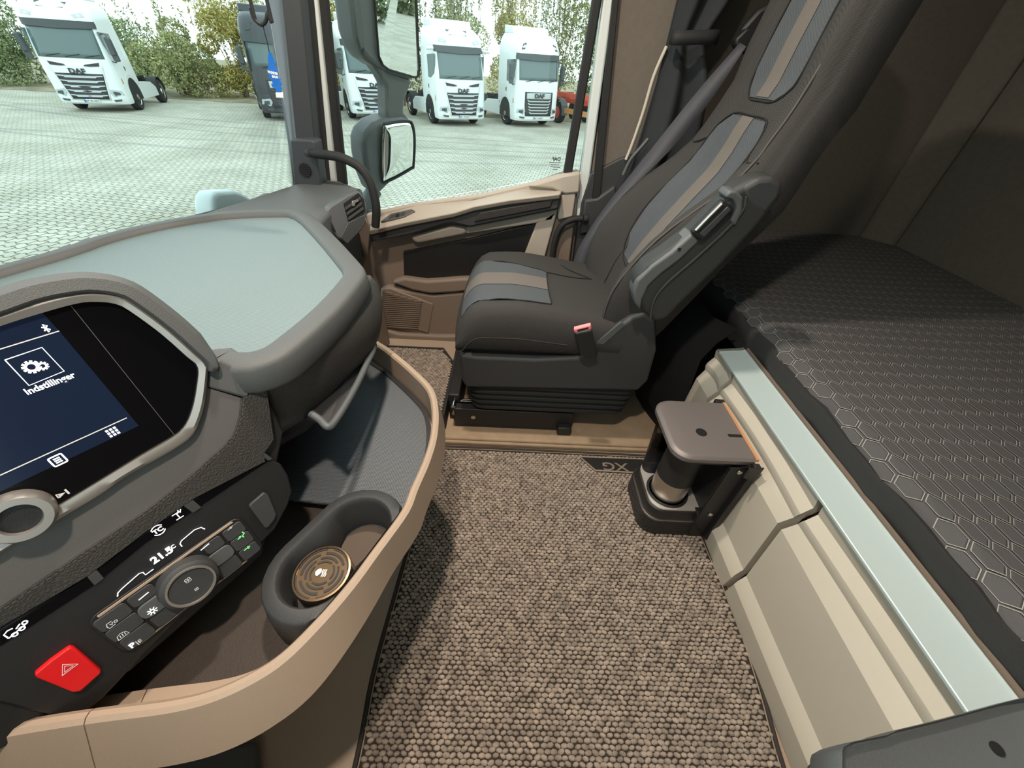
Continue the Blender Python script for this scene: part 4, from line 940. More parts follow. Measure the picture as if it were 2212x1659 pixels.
# temperature read-out above the unit
s0, t0 = fst(*z2([(1118, 700)])[0], .003)
text_mesh('temperature_text', '21.5', .0142, FP(s0, t0, .003), FU, -FD, M['icon'], cl, .0001, bold=.0005)
s0, t0 = fst(*z2([(1185, 648)])[0], .003)
text_mesh('degree_text', '°C', .0075, FP(s0, t0, .003), FU, -FD, M['icon'], cl, .0001, bold=.0002)
def brk(pts): 
    S = [fst(u, v, .003) for u, v in z2(pts)]; fmark('read_out_bracket', [S], .0012, .003, M['icon'], cl)
brk([(810, 985), (812, 960), (840, 930), (960, 825), (985, 818), (1003, 835), (1058, 795)])
brk([(1255, 640), (1240, 622), (1250, 600), (1340, 525), (1385, 508), (1412, 520)])
# hazard switch
hz = thing('hazard_switch', 'large red hazard warning switch with triangle symbol', 'switch', FP(-.32, .30, 0))
fplate('switch_cap', zt([(415, 550), (440, 552), (605, 690), (600, 708), (480, 815), (432, 820), (215, 732), (205, 712), (300, 632)]), .0, .008, M['red'], hz, .003, 3)
tri = [(-.9, -.7), (.9, -.7), (0, .8), (-.9, -.7), (.9, -.7)]
icon('triangle_symbol', *zt([(398, 668)])[0], [tri, [(x*.55, y*.55-.08) for x, y in tri]], .011, .0085, M['paper'], hz, .12)

# ------------------------------------------------------------------ touchscreen
ts = thing('touchscreen', 'angled touchscreen display with silver bezel showing a settings tile', 'display', FP(-.25, 0, -.04))
bo = fpx(bez_out, .010); bi = fpx(bez_in, .011)
def resamp(L, n):
    P = [Vector(p) for p in L]; D = [0]
    for a, b in zip(P, P[1:]): D.append(D[-1]+(b-a).length)
    out = []
    for i in range(n):
        t = D[-1]*i/(n-1); k = max(j for j in range(len(D)) if D[j] <= t+1e-9); k = min(k, len(P)-2)
        out.append(P[k].lerp(P[k+1], (t-D[k])/max(1e-9, D[k+1]-D[k])))
    return out
bo_s, bi_s = cr(bo, 4), cr(bi, 4)
n = 90; bo_s = resamp(bo_s, n); bi_s = resamp(bi_s, n)
# match inner points to nearest outer points so the ring stays even
rows = []
for p in bo_s:
    q = min(bi_s, key=lambda r: (r-p).length)
    rows.append([p-FN*.012, p, p.lerp(q, .35)+FN*.003, q, q-FN*.006])
grid('bezel', [list(r) for r in rows], M['bezel'], ts, smooth=50, solid=.0015)
prism('screen_glass', [p-FN*.005 for p in cr(bi, 4)], -FN*.004, M['glassblack'], ts)
s_hi = fst(127, 714, .006)[0]
def scr(u, v): return fst(u, v, .0065)
tR, tB = scr(127, 714), scr(300, 920)
fplate('display_area', [(-.60, tR[1]-.022), (tR[0]-.001, tR[1]-.022), (tR[0], tR[1]), (tB[0], tB[1]), (-.60, tB[1])], .0055, .0064, M['screen'], ts, 0, st=True)
fplate('status_line', [(-.60, tR[1]), (tR[0], tR[1]), (tR[0], tR[1]+.0011), (-.60, tR[1]+.0011)], .0064, .0068, M['icongrey'], ts, 0, st=True)
fplate('menu_line', [(-.60, tB[1]-.016), (tB[0]-.004, tB[1]-.016), (tB[0]-.004, tB[1]-.0149), (-.60, tB[1]-.0149)], .0064, .0068, M['icongrey'], ts, 0, st=True)
tile = [fst(u, v, .0068) for u, v in z1([(35, 722), (300, 632), (460, 802), (208, 905)])]
fmark('tile_frame', [tile+[tile[0]]], .0009, .0068, M['icon'], ts)
def gear(cx, cy, r, n):
    return [circ(cx, cy, r*.68, n=18)]+[[(cx+r*.75*math.cos(a), cy+r*.75*math.sin(a)), (cx+r*1.12*math.cos(a), cy+r*1.12*math.sin(a))] for a in [2*math.pi*i/n for i in range(n)]]
icon('gear_symbol', *z1([(226, 772)])[0], gear(0, 0, 1, 11), .0086, .0068, M['icon'], ts, .36)
icon('gear_symbol', *z1([(303, 765)])[0], gear(0, 0, 1, 10), .0060, .0068, M['icon'], ts, .36)
s0, t0 = fst(*z1([(362, 890)])[0], .0068)
text_mesh('tile_caption', 'Indstillinger', .0098, FP(s0, t0, .0068), FU, -FD, M['icon'], ts, .0001, bold=.0002, sx=.9)
icon('bluetooth_symbol', *z1([(328, 495)])[0], [[(-.5, -.5), (.5, .5), (0, 1), (0, -1), (.5, -.5), (-.5, .5)]], .0062, .0068, M['icon'], ts, .26)
icon('calendar_symbol', *z1([(415, 1440)])[0], [rrect(-.8, -.8, .8, .8, .2, 3)+[(.8, .6)], [(-.4, .35), (.4, .35)], [(-.4, 0), (.4, 0)], [(-.4, -.35), (.4, -.35)]], .0095, .0068, M['icon'], ts, .22)
icon('apps_symbol', *z1([(808, 1238)])[0], [[(x-.2, y), (x+.2, y)] for x in (-.6, 0, .6) for y in (-.6, 0, .6)], .0085, .0068, M['icon'], ts, .42)
icon('next_symbol', *z2([(425, 280)])[0], [[(-.6, -.35), (.4, 0), (-.6, .35), (-.6, -.35)], [(-.4, -.1), (.1, 0), (-.4, .1)], [(.75, -.55), (.75, .55)]], .0085, .0068, M['icongrey'], ts, .28)
icon('volume_mark', *z2([(300, 360)])[0], [[(-.6, -.2), (.6, .2)]], .006, .0068, M['icongrey'], ts, .4)
ln = [fst(u, v, .0066) for u, v in z1([(510, 335), (1270, 1285)])]
fmark('glass_seam', [ln], .0006, .0066, M['dash'], ts)
k0 = fst(*z2([(135, 445)])[0], .02)
kb = lathe('volume_knob', FP(k0[0], k0[1], .005), FN, [(.028, 0), (.0275, .016), (.0245, .021), (.017, .021), (.016, .014)], M['bezel'], ts, seg=44)
disc('knob_centre', FP(k0[0], k0[1], .018), FN, .0165, M['black'], kb, depth=.002)
# hood around the screen
hp = resamp(cr(fpx(bez_out[:11], .010), 5), 50)
cen = FP(-.25, -.01, .01)
rows = []
for i, p in enumerate(hp):
    t = (hp[min(i+1, 49)]-hp[max(i-1, 0)]).normalized(); o = t.cross(FN).normalized()
    if o.dot(p-cen) < 0: o = -o
    e = min(1, (49-i)/8)
    rows.append([p-FN*.004, p+FN*.003+o*.004, p+o*.013*(.5+.5*e)+FN*.002, p+o*.019*(.5+.5*e)-FN*.008, p+o*.021*(.5+.5*e)-FN*.075, p+o*.005-FN*.11])
grid('screen_hood', rows, M['dash'], ts, smooth=50, solid=.004)
# corner block between tray pad and trim
fplate('corner_block', z1([(1500, 765), (1570, 715), (1740, 800), (1785, 830), (1790, 975), (1760, 995), (1490, 918)]), -.03, .004, M['dash'], dash, .004, 3)

def smoothstep(a, b, x):
    t = min(1, max(0, (x-a)/(b-a))); return t*t*(3-2*t)
# ================================================================== OPEN CONSOLE TRAY with tan rim
con = thing('console_tray', 'open console shelf edged with a curved tan plastic rim', 'console', (-.42, .5, .30))
crest_px = zz(480, 700, 3.606, [(1190, 130), (1330, 225), (1500, 370), (1620, 500), (1662, 650), (1655, 850), (1600, 1050), (1500, 1280)])+z5([(1340, 470), (1100, 800), (900, 1070), (640, 1370)])+zt([(1690, 610), (1480, 745), (1250, 845), (1000, 905), (650, 950), (300, 1000), (0, 1052)])
ZC = .52
crest = [V(-.62, 1.10, ZC)]+[az(u, v, ZC) for u, v in crest_px]+[az(-110, 1604, ZC), az(-260, 1640, ZC)]
path = cr(crest, 5)[::-1]
RP = [(-.014, -.085), (-.010, -.006), (-.006, -.001), (0, 0), (.006, -.003), (.017, -.070), (.012, -.082), (-.012, -.122), (-.03, -.135), (-.045, -.135), (-.045, -.085)]
seamA = min(range(len(path)), key=lambda i: (path[i]-az(190, 1555, ZC)).length); seamB = min(range(len(path)), key=lambda i: (path[i]-az(849, 762, ZC)).length)
for a, b_ in ((0, seamA), (seamA, seamB), (seamB, len(path)-1)):
    seg_p = [p.copy() for p in path[a:b_+1]]
    if a: seg_p[0] = seg_p[0].lerp(seg_p[1], .12)
    rg = []
    for i, p in enumerate(seg_p):
        t = (seg_p[min(i+1, len(seg_p)-1)]-seg_p[max(i-1, 0)]).normalized(); o = t.cross(V(0, 0, 1)).normalized()
        f = 1-smoothstep(.08, .34, p.y); f = f if p.x < -.1 and p.y < .5 else 0
        rg.append([p+o*(q[0]+(.028*f if k in (5, 6, 7) else (.02*f if k == 8 else 0)))+V(0, 0, q[1]) for k, q in enumerate(RP)])
    loft('rim', rg, M['tan'], con, smooth=30)
inner = [p for p in path[::-1]]
def inn(d, z): 
    out = []
    for i, p in enumerate(inner):
        t = (inner[min(i+1, len(inner)-1)]-inner[max(i-1, 0)]).normalized(); o = t.cross(V(0, 0, 1)); out.append(V(p.x+o.x*d, p.y+o.y*d, z))
    return out
iL = inn(.016, .448)
cut = min(range(len(iL)), key=lambda i: (iL[i]-az(875, 1115, .45)).length)
M['conmat'] = fine_mat('ribbed_blue_grey_mat', (.045, .052, .062), (.13, .145, .16), .45, 210, 210, mode='diamond', bump=.6, frame=((.7, .71, 0), (-.71, .7, 0)), dist=.001)
prism('shelf_mat', iL[:cut+1]+[az(735, 1090, .448), az(632, 1078, .448), V(-.64, .50, .448), V(-.64, 1.09, .448)], (0, 0, -.012), M['conmat'], con, bevel=.004)
prism('shelf_edge_gasket', [p for p in inn(.0165, .452)[:cut+1]]+[p for p in inn(.028, .452)[:cut+1]][::-1], (0, 0, -.003), M['black'], con)
iB = inn(.014, .415)
prism('bin_floor', iB[max(0, cut-6):]+[V(-.80, .60, .415), V(-.62, .60, .415)], (0, 0, -.02), mat('dark_brown_bin_plastic', (.042, .031, .025), .55, bump=.5, bscale=700), con)
box('tray_back_wall', (-.72, .30, .30), (-.68, 1.10, .64), M['black'], con)
# tapering lower body of the console
lowr = []
for d, z in ((.045, .398), (.060, .388), (.13, .33), (.24, .24), (.27, .02)):
    lowr.append(inn(d, z))
r0 = [[p for p in L]+[V(-.90, L[-1].y, L[0].z), V(-.90, L[0].y, L[0].z)] for L in lowr]
for L in r0:
    for p in L:
        p.x = min(p.x, -.20 if p.z > .3 else -.50); p.x = max(p.x, -.90)
loft('console_body', r0, M['taupe'], con, smooth=40)
# dark foot box near the driver
prism('driver_foot_box', [az(u, v, .05) for u, v in [(330, 1640), (546, 1598), (548, 1760), (300, 1760)]], (0, 0, -.045), M['midgrey'], con, bevel=.01)

# cup holder
cup = thing('cup_holder', 'dark grey double cup holder standing in the console tray', 'cup holder', az(730, 1185, .42))
c1, c2 = az(*z5([(950, 605)])[0], .50), az(*z5([(622, 950)])[0], .50)
axd = (c1-c2).normalized(); sd = V(-axd.y, axd.x, 0); LL = (c1-c2).length
def stad(r, z, pinch=0, n=14, ex=0):
    out = []
    for k in range(n+1):
        a = -math.pi/2+math.pi*k/n; out.append(c1+(axd*math.cos(a)+sd*math.sin(a))*r)
    out.append((c1+c2)/2+sd*(r-pinch))
    for k in range(n+1):
        a = math.pi/2+math.pi*k/n; out.append(c2+(axd*math.cos(a)+sd*math.sin(a))*(r+ex))
    out.append((c1+c2)/2-sd*(r-pinch))
    res = []
    for p in out:
        p = V(p.x, p.y, z); q = min(range(len(inner)), key=lambda i: (V(inner[i].x, inner[i].y, z)-p).length)
        tt = (inner[min(q+1, len(inner)-1)]-inner[max(q-1, 0)]).normalized(); oo = tt.cross(V(0, 0, 1)); oo.z = 0
        dd = (p-V(inner[q].x, inner[q].y, z)).dot(oo)
        if dd < .017: p = p+oo*(.017-dd)
        res.append(p)
    return res
loft('holder_body', [stad(.090, .416), stad(.086, .47), stad(.082, .497), stad(.078, .503), stad(.0605, .505), stad(.0575, .502), stad(.056, .490, .012), stad(.053, .470, .020), stad(.050, .425, .020)], M['darkgrey'], cup, smooth=50)
M['cupbrown'] = mat('dark_brown_cup_mat', (.085, .062, .046), .7)
for cc in (c1,):
    disc('cup_mat', V(cc.x, cc.y, .426), (0, 0, 1), .044, M['cupbrown'], cup, depth=.004)
tin = thing('scent_tin', 'round bronze slotted scent tin with white emblem in the near cup hole', 'tin', V(c2.x, c2.y, .43))
tc_ = V(c2.x+.004, c2.y+.002, .0)
lathe('tin_can', V(tc_.x, tc_.y, .428), (0, 0, 1), [(.044, 0), (.046, .004), (.046, .058), (.045, .061), (.042, .0615), (.0415, .0585)], M['brass'], tin, seg=40)
for k, (r0_, r1_) in enumerate(((.039, .0412), (.031, .035), (.0235, .027), (.017, .020))):
    for q in range(4):
        A = [math.radians(q*90+8+k*17+(74*i/10)) for i in range(11)]
        prism('slot', [V(tc_.x+r0_*math.cos(a), tc_.y+r0_*math.sin(a), .4872) for a in A]+[V(tc_.x+r1_*math.cos(a), tc_.y+r1_*math.sin(a), .4872) for a in A[::-1]], (0, 0, .0006), M['black'], tin)
em = [(-.9, .1), (-.5, .6), (.0, .7), (.2, .3), (.1, -.2), (-.3, -.7), (-.7, -.5)]
prism('emblem', [V(tc_.x-.003+x*.009, tc_.y+y*.009, .4880) for x, y in em], (0, 0, .0004), M['paper'], tin)
for k in range(3):
    v2, f = ribbon_verts([[(.3+.28*k, .5), (.2+.28*k, .1), (.4+.28*k, -.3), (.3+.28*k, -.7)]], .16)
    mk('emblem_wave', [V(tc_.x-.002+p[0]*.010, tc_.y+p[1]*.010, .4884) for p in v2], f, M['paper'], tin, fixn=False)

# ================================================================== FLOOR MATS
def loops_mesh(name, poly, zbase, px_, py_, hgt, ma, parent, seed=1):
    """rows of fat woven loops filling a polygon (x,y)"""
    r = np.random.default_rng(seed)
    xs = [p[0] for p in poly]; ys = [p[1] for p in poly]
    P = np.array([(p[0], p[1]) for p in poly])
    pts = []
    j = 0; y = min(ys)
    while y < max(ys):
        x = min(xs)+(px_/2 if j % 2 else 0)
        while x < max(xs):
            pts.append((x, y)); x += px_
        y += py_; j += 1
    pts = np.array(pts); ins = np.zeros(len(pts), bool)
    n = len(P)
    for i in range(n):
        a, b = P[i], P[(i+1) % n]
        cond = ((a[1] > pts[:, 1]) != (b[1] > pts[:, 1])) & (pts[:, 0] < (b[0]-a[0])*(pts[:, 1]-a[1])/(b[1]-a[1]+1e-12)+a[0])
        ins ^= cond
    pts = pts[ins]; N = len(pts)
    ns = 7
    ang = np.arange(ns)*2*math.pi/ns
    prof = [(1.0, 0.0), (.92, .55), (.55, .92)]
    nv = ns*3+1
    loc = np.zeros((nv, 3))
    for k, (rr, h) in enumerate(prof):
        loc[k*ns:(k+1)*ns, 0] = np.cos(ang)*rr*px_*.55; loc[k*ns:(k+1)*ns, 1] = np.sin(ang)*rr*py_*.54; loc[k*ns:(k+1)*ns, 2] = h*hgt
    loc[-1] = (0, 0, hgt)
    rot = r.uniform(-.25, .25, N)+np.where((np.arange(N) % 2) == 0, .18, -.18); sc = r.uniform(.88, 1.1, N)
    c, s = np.cos(rot)*sc, np.sin(rot)*sc
    V_ = np.zeros((N, nv, 3))
    V_[:, :, 0] = loc[None, :, 0]*c[:, None]-loc[None, :, 1]*s[:, None]+pts[:, 0, None]+r.normal(0, px_*.05, N)[:, None]
    V_[:, :, 1] = loc[None, :, 0]*s[:, None]+loc[None, :, 1]*c[:, None]+pts[:, 1, None]+r.normal(0, py_*.05, N)[:, None]
    V_[:, :, 2] = loc[None, :, 2]*r.uniform(.75, 1.15, N)[:, None]+zbase
    F = []
    for k in range(2):
        for i in range(ns):
            F.append([k*ns+i, k*ns+(i+1) % ns, (k+1)*ns+(i+1) % ns, (k+1)*ns+i])
    T = [[2*ns+i, 2*ns+(i+1) % ns, nv-1] for i in range(ns)]
    li = np.concatenate([np.array(F).ravel(), np.array(T).ravel()]); lt = np.array([4]*len(F)+[3]*len(T)); ls = np.concatenate([[0], np.cumsum(lt)[:-1]])
    LI = (li[None, :]+np.arange(N)[:, None]*nv).ravel().astype(np.int32); LT = np.tile(lt, N).astype(np.int32); LS = (ls[None, :]+np.arange(N)[:, None]*len(li)).ravel().astype(np.int32)
    me = bpy.data.meshes.new(name); me.vertices.add(N*nv); me.vertices.foreach_set('co', V_.reshape(-1))
    me.loops.add(len(LI)); me.loops.foreach_set('vertex_index', LI); me.polygons.add(len(LT)); me.polygons.foreach_set('loop_start', LS); me.polygons.foreach_set('loop_total', LT)
    me.update(); me.validate(); me.polygons.foreach_set('use_smooth', [True]*len(me.polygons)); me.materials.append(ma)
    o = bpy.data.objects.new(name, me); COL.objects.link(o); o.parent = parent; o.matrix_parent_inverse = Matrix.Translation(-parent.location); o['kind'] = 'stuff'
    return o
M['loop'] = mat('taupe_loop_yarn', (.33, .275, .23), .9, bump=.5, bscale=900, var=.40, vscale=55)
M['matbase'] = mat('dark_mat_backing', (.03, .024, .02), .95)
M['binding'] = mat('dark_mat_binding', (.035, .028, .024), .8, bump=.5, bscale=600)
M['bindlight'] = mat('beige_binding_thread', (.30, .24, .18), .8)
car = thing('floor_mat', 'large brown loop-woven floor mat with dark binding in the walkway', 'floor mat', (.2, .4, 0))
cpoly = [V(-.285, -.25, 0), V(-.275, .10, 0), V(-.283, .25, 0), V(-.275, .45, 0), V(-.255, .80, 0), V(-.245, .955, 0), V(-.23, .972, 0), V(.30, .972, 0), V(.64, .968, 0), V(.655, .95, 0), V(.662, .65, 0), V(.672, .42, 0), V(.662, .25, 0), V(.642, .10, 0), V(.62, -.25, 0)]
prism('mat_backing', [V(p.x, p.y, .0012) for p in cpoly], (0, 0, .004), M['matbase'], car)
inp = inset2d(cpoly[::-1], -.010)
bpoly = [(p.x, p.y) for p in inp]
loops_mesh('loop_pile', bpoly, .0045, .0150, .0097, .0065, M['loop'], car, 3)
tube('binding', [V(p.x, p.y, .006) for p in cpoly], .0055, M['binding'], car, n=4, seg=8)
tube('binding_thread', [V(p.x, p.y, .0075) for p in inset2d(cpoly[::-1], -.0075)], .0016, M['bindlight'], car, n=4, seg=6)
# badge on the mat
zb = zz(1000, 960, 5.53, [(1395, 155), (2120, 180), (2100, 355), (1580, 318)])
bd = [az(u, v, .0125) for u, v in zb]; bd = [bd[0], V(.64, bd[1].y, .0125), V(.64, bd[2].y, .0125), bd[3]]
bg_ = prism('mat_badge', bd, (0, 0, .005), M['black'], car, bevel=.002)
tube('badge_edge', [p+V(0, 0, .004) for p in (bd[1], bd[0], bd[3], bd[2])], .003, M['bindlight'], car, n=1, seg=6)
tp = az(*zz(1000, 960, 5.53, [(1815, 262)])[0], .018)
text_mesh('badge_text', 'XG', .050, V(tp.x, tp.y, .0180), (-1, .0, 0), (0, -1, 0), M['taupe'], bg_, .0012, bold=.0006, sx=1.35)
car2 = thing('passenger_mat', 'smaller brown loop-woven mat in the passenger footwell', 'floor mat', (-.45, 1.3, 0))
c2p = [V(-.64, 1.02, 0), V(-.31, 1.02, 0), V(-.25, 1.10, 0), V(-.25, 1.50, 0), V(-.32, 1.62, 0), V(-.64, 1.62, 0)]
prism('mat_backing', [V(p.x, p.y, .0012) for p in c2p], (0, 0, .004), M['matbase'], car2)
loops_mesh('loop_pile', [(p.x, p.y) for p in inset2d(c2p, -.010)], .0045, .0150, .0097, .0065, M['loop'], car2, 5)
tube('binding', [V(p.x, p.y, .006) for p in c2p+c2p[:1]], .0055, M['binding'], car2, n=1, seg=8)

# ================================================================== PASSENGER SEAT
seat = thing('passenger_chair', 'charcoal cloth passenger seat with woven stripe and folded armrest', 'seat', (.15, 1.28, .03))
YC, HW = 1.275, .245
# --- cushion surface: u = 0 front .. 1 back, b = -1 near .. 1 far
def cush(u, b, lift=0.0):
    x = -.155+u*.52
    z = .545+.022*math.sin(min(1, u*1.6)*math.pi*.5)-.07*max(0, u-.35)
    z += .030*abs(b)**3*(1-.3*u)          # side bolsters
    f = max(0, 1-u/.16); z -= .085*f**2.2      # rounded nose
    e = max(0, (abs(b)-.86)/.14); z -= .035*e**2
    x -= .018*(1-b*b)*(1-u)+0.0
    return V(x, YC+b*HW*(1-.05*(1-u)**2*0), z+lift)
US = [0, .02, .05, .09, .14, .2, .28, .37, .47, .57, .67, .77, .87, .95, 1.0]; BS = [-1, -.97, -.93, -.87, -.78, -.65, -.5, -.33, -.16, 0, .16, .33, .5, .65, .78, .87, .93, .97, 1]
top = [[cush(u, b) for b in BS] for u in US]
nb_, nu_ = len(BS), len(US)
vs_ = [p for r in top for p in r]; fs = [[i*nb_+j, i*nb_+j+1, (i+1)*nb_+j+1, (i+1)*nb_+j] for i in range(nu_-1) for j in range(nb_-1)]
# skirt
per = [(i, 0) for i in range(nu_-1, -1, -1)]+[(0, j) for j in range(1, nb_)]+[(i, nb_-1) for i in range(1, nu_)]
zlow = .415; prev = [i*nb_+j for i, j in per]
for k, (o, f) in enumerate(((.006, .25), (.009, .55), (.002, .85), (-.015, 1.0))):
    base = len(vs_)
    for i, j in per:
        p = top[i][j]; oy = o*(-1 if j == 0 else (1 if j == nb_-1 else 0)); ox = -o if i == 0 else 0
        vs_.append(V(p.x+ox, p.y+oy, p.z+(zlow-p.z)*f))
    cur = list(range(base, base+len(per)))
    fs += [[prev[q], prev[q+1], cur[q+1], cur[q]] for q in range(len(per)-1)]; prev = cur
fs.append(prev)
mk('seat_cushion', vs_, fs, M['cloth'], seat, smooth=70)
def cpatch(name, u0, u1, b0, b1, ma, lift, nU=16, nB=8, parent=seat):
    """b0(u), b1(u): lateral limits"""
    rows = [[cush(u0+(u1-u0)*i/nU, b0(u0+(u1-u0)*i/nU)+(b1(u0+(u1-u0)*i/nU)-b0(u0+(u1-u0)*i/nU))*j/nB, lift) for j in range(nB+1)] for i in range(nU+1)]
    return grid(name, rows, ma, parent, smooth=60)
def noselift(): pass
cpatch('cushion_insert', .025, .57, lambda u: -.68+.10*u*0-.25*max(0, u-.5)*0, lambda u: .70-.55*max(0, u-.02), M['clothblue'], .0022)
cpatch('cushion_stripe', .025, .57, lambda u: -.13-.14*u, lambda u: .26-.18*u, M['clothstripe'], .0038, nB=4)
def cline(name, pts, r, ma, lift=.002): return tube(name, [cush(u, b, lift) for u, b in pts], r, ma, seat, seg=6, n=4)
cline('seam', [(.025, -.70), (.2, -.69), (.4, -.69), (.54, -.68), (.575, -.62), (.575, -.2), (.575, .2), (.57, .38), (.45, .46), (.2, .60), (.025, .70)], .0022, M['seam'])
cline('seam', [(.575, .38), (.75, .36), (.9, .42)], .0020, M['seam'])
cline('seam', [(.9, .42), (.72, .62), (.62, .95)], .0018, M['seam'])
# piping round the side of the cushion
pp = [V(top[i][0].x, top[i][0].y-.0085, top[i][0].z-.052-.02*math.sin(i/(nu_-1)*math.pi)) for i in range(nu_-5, 0, -1)]+[V(top[0][j].x-.006, top[0][j].y, top[0][j].z-.035) for j in range(nb_)]
tube('side_piping', pp, .0020, M['cloth'], seat, n=2, seg=6)
# --- plastic base shell with rising side scoop
def shell_side(y):
    return [V(-.150, y, .405), V(-.10, y, .398), V(.10, y, .400), V(.235, y, .415), V(.29, y, .46), V(.335, y, .53), V(.375, y, .575), V(.41, y, .59), V(.45, y, .565), V(.485, y, .46), V(.492, y, .33), V(.47, y, .285), V(-.135, y, .265), V(-.150, y, .30)]
n0 = shell_side(1.025); f0 = shell_side(1.525)
for s, L in (('near', n0), ('far', f0)):
    pass
prism('seat_shell', n0, (0, .045, 0), M['darkgrey'], seat, bevel=.010, seg=3)
prism('seat_shell', [V(p.x, p.y-.045, p.z) for p in f0], (0, .045, 0), M['darkgrey'], seat, bevel=.010, seg=3)
prism('shell_front', [V(-.158, 1.03, .405), V(-.158, 1.52, .405), V(-.145, 1.52, .28), V(-.145, 1.03, .28)], (.05, 0, 0), M['darkgrey'], seat, bevel=.010, seg=3)
box('shell_pan', (-.13, 1.06, .37), (.46, 1.49, .418), M['black'], seat)
prism('shell_button', [V(.283, 1.0225, .478), V(.345, 1.0225, .560), V(.362, 1.0225, .548), V(.300, 1.0225, .460)], (0, .004, 0), M['midgrey'], seat, bevel=.004)
# --- bellows
def bel(z, o): 
    x0, x1, y0, y1 = -.13-o, .47+o, 1.05-o, 1.50+o
    return [V(x, y, z) for x, y in rrect(x0, y0, x1, y1, .05, 4)]
rings = []; z = .275
for k in range(5):
    rings += [bel(z, .004-.004*k), bel(z-.012, .012-.004*k), bel(z-.020, .012-.004*k), bel(z-.027, -.006-.004*k)]; z -= .029
loft('bellows', rings, M['rubber'], seat, smooth=50)
# --- slide rails and floor frame
for yy in (1.06, 1.46):
    box('floor_frame', (-.19, yy, .032), (.27, yy+.035, .125), M['black'], seat, bevel=.004)
    tube('slide_rail', [V(-.205, yy+.07, .10), V(.1, yy+.07, .10), V(.40, yy+.07, .10)], .012, M['chrome'], seat, n=1, seg=10)
box('frame_foot', (.215, 1.035, .0285), (.27, 1.065, .07), M['black'], seat, bevel=.006)
disc('frame_bolt', V(-.115, 1.0595, .085), (0, -1, 0), .009, M['steel'], seat, depth=.002)
box('front_bracket', (-.215, 1.10, .032), (-.17, 1.46, .16), M['black'], seat, bevel=.006)
for zz_ in (.10, .135):
    tube('cross_rail', [V(-.19, 1.06, zz_), V(-.19, 1.25, zz_), V(-.19, 1.47, zz_)], .008, M['chrome'], seat, n=1, seg=8)
box('mat_edge_strip', (-.235, 1.04, .0285), (-.222, 1.50, .11), M['rubber'], seat, bevel=.004)
# --- backrest: levels (z, centre x, bolster protrusion, half-width, thickness)
LV = [(.50, .352, .05, .225, .15), (.56, .380, .08, .235, .15), (.63, .410, .105, .243, .15), (.70, .442, .115, .248, .15), (.78, .487, .110, .250, .14), (.86, .538, .090, .250, .14), (.93, .584, .055, .245, .135), (.985, .606, .030, .235, .13), (1.03, .618, .020, .228, .13), (1.08, .636, .018, .222, .13), (1.14, .660, .020, .218, .13), (1.22, .672, .026, .214, .13), (1.32, .690, .026, .206, .13), (1.42, .712, .020, .195, .12), (1.50, .735, .008, .175, .10), (1.545, .765, 0, .13, .07)]
LZ = [l[0] for l in LV]
def lvl(z): return [float(np.interp(z, LZ, [l[i] for l in LV])) for i in range(5)]
def smoothstep(a, b, x):
    t = min(1, max(0, (x-a)/(b-a))); return t*t*(3-2*t)
def back(z, b, lift=0.0):
    _, xc, pr_, hw_, th = lvl(z)
    x = xc-pr_*smoothstep(.42, .82, abs(b))+(.03+pr_*.75)*smoothstep(.88, 1.0, abs(b))**2
    return V(x-lift, YC+b*hw_, z+lift*.45)
ZB = sorted(set(LZ+[round(a+(b-a)*.5, 4) for a, b in zip(LZ, LZ[1:])]))
BB = [-1, -.985, -.96, -.92, -.88, -.82, -.74, -.66, -.58, -.5, -.42, -.3, -.15, 0, .15, .3, .42, .5, .58, .66, .74, .82, .88, .92, .96, .985, 1]
rings = []
for z in ZB:
    _, xc, pr_, hw_, th = lvl(z)
    fr_ = [back(z, b) for b in BB]
    bk = [V(xc+th*(1-.25*abs(b)**3), YC+b*hw_*.97, z-.035) for b in (1, .85, .6, .3, 0, -.3, -.6, -.85, -1)]
    rings.append(fr_+bk)
loft('backrest', rings, M['cloth'], seat, smooth=70)
def bpatch(name, z0, z1, b0, b1, ma, lift, nU=26, nB=12):
    rows = []
    for i in range(nU+1):
        z = z0+(z1-z0)*i/nU; a, c = b0(z), b1(z)
        rows.append([back(z, a+(c-a)*j/nB, lift) for j in range(nB+1)])
    return grid(name, rows, ma, seat, smooth=60)
I5 = lambda xs_, ys_: (lambda z: float(np.interp(z, xs_, ys_)))
inL = I5([.63, .70, .80, .93, 1.0, 1.035, 1.065], [-.40, -.52, -.56, -.58, -.60, -.57, -.42]); inR = I5([.63, .70, .80, .93, 1.0, 1.035, 1.065], [.40, .52, .56, .58, .60, .57, .40])
bpatch('backrest_insert', .635, 1.062, inL, inR, M['clothblue'], .0025)
bpatch('backrest_stripe', .635, 1.064, lambda z: -.145, lambda z: .145, M['clothstripe'], .0042, nB=4)
upL = I5([1.105, 1.125, 1.16, 1.5], [-.30, -.45, -.52, -.50]); upR = I5([1.105, 1.125, 1.16, 1.5], [.30, .45, .52, .50])
bpatch('headrest_insert', 1.105, 1.50, upL, upR, M['clothblue'], .0025)
bpatch('headrest_stripe', 1.108, 1.50, lambda z: -.15, lambda z: .15, M['clothstripe'], .0042, nB=4)
def bline(pts, r, ma, lift=.002, nm='seam'): return tube(nm, [back(z, b, lift) for z, b in pts], r, ma, seat, seg=6, n=4)
bline([(z, inL(z)-.01) for z in (.63, .70, .80, .93, 1.0, 1.035, 1.066)]+[(1.068, 0)]+[(z, inR(z)+.01) for z in (1.066, 1.035, 1.0, .93, .80, .70, .63)]+[(.622, 0), (.63, -.40)], .0022, M['seam'])
bline([(1.5, -.51), (1.3, -.53), (1.16, -.53), (1.122, -.45), (1.102, -.28), (1.10, 0), (1.102, .28), (1.122, .45), (1.16, .53), (1.3, .53), (1.5, .51)], .0022, M['seam'])
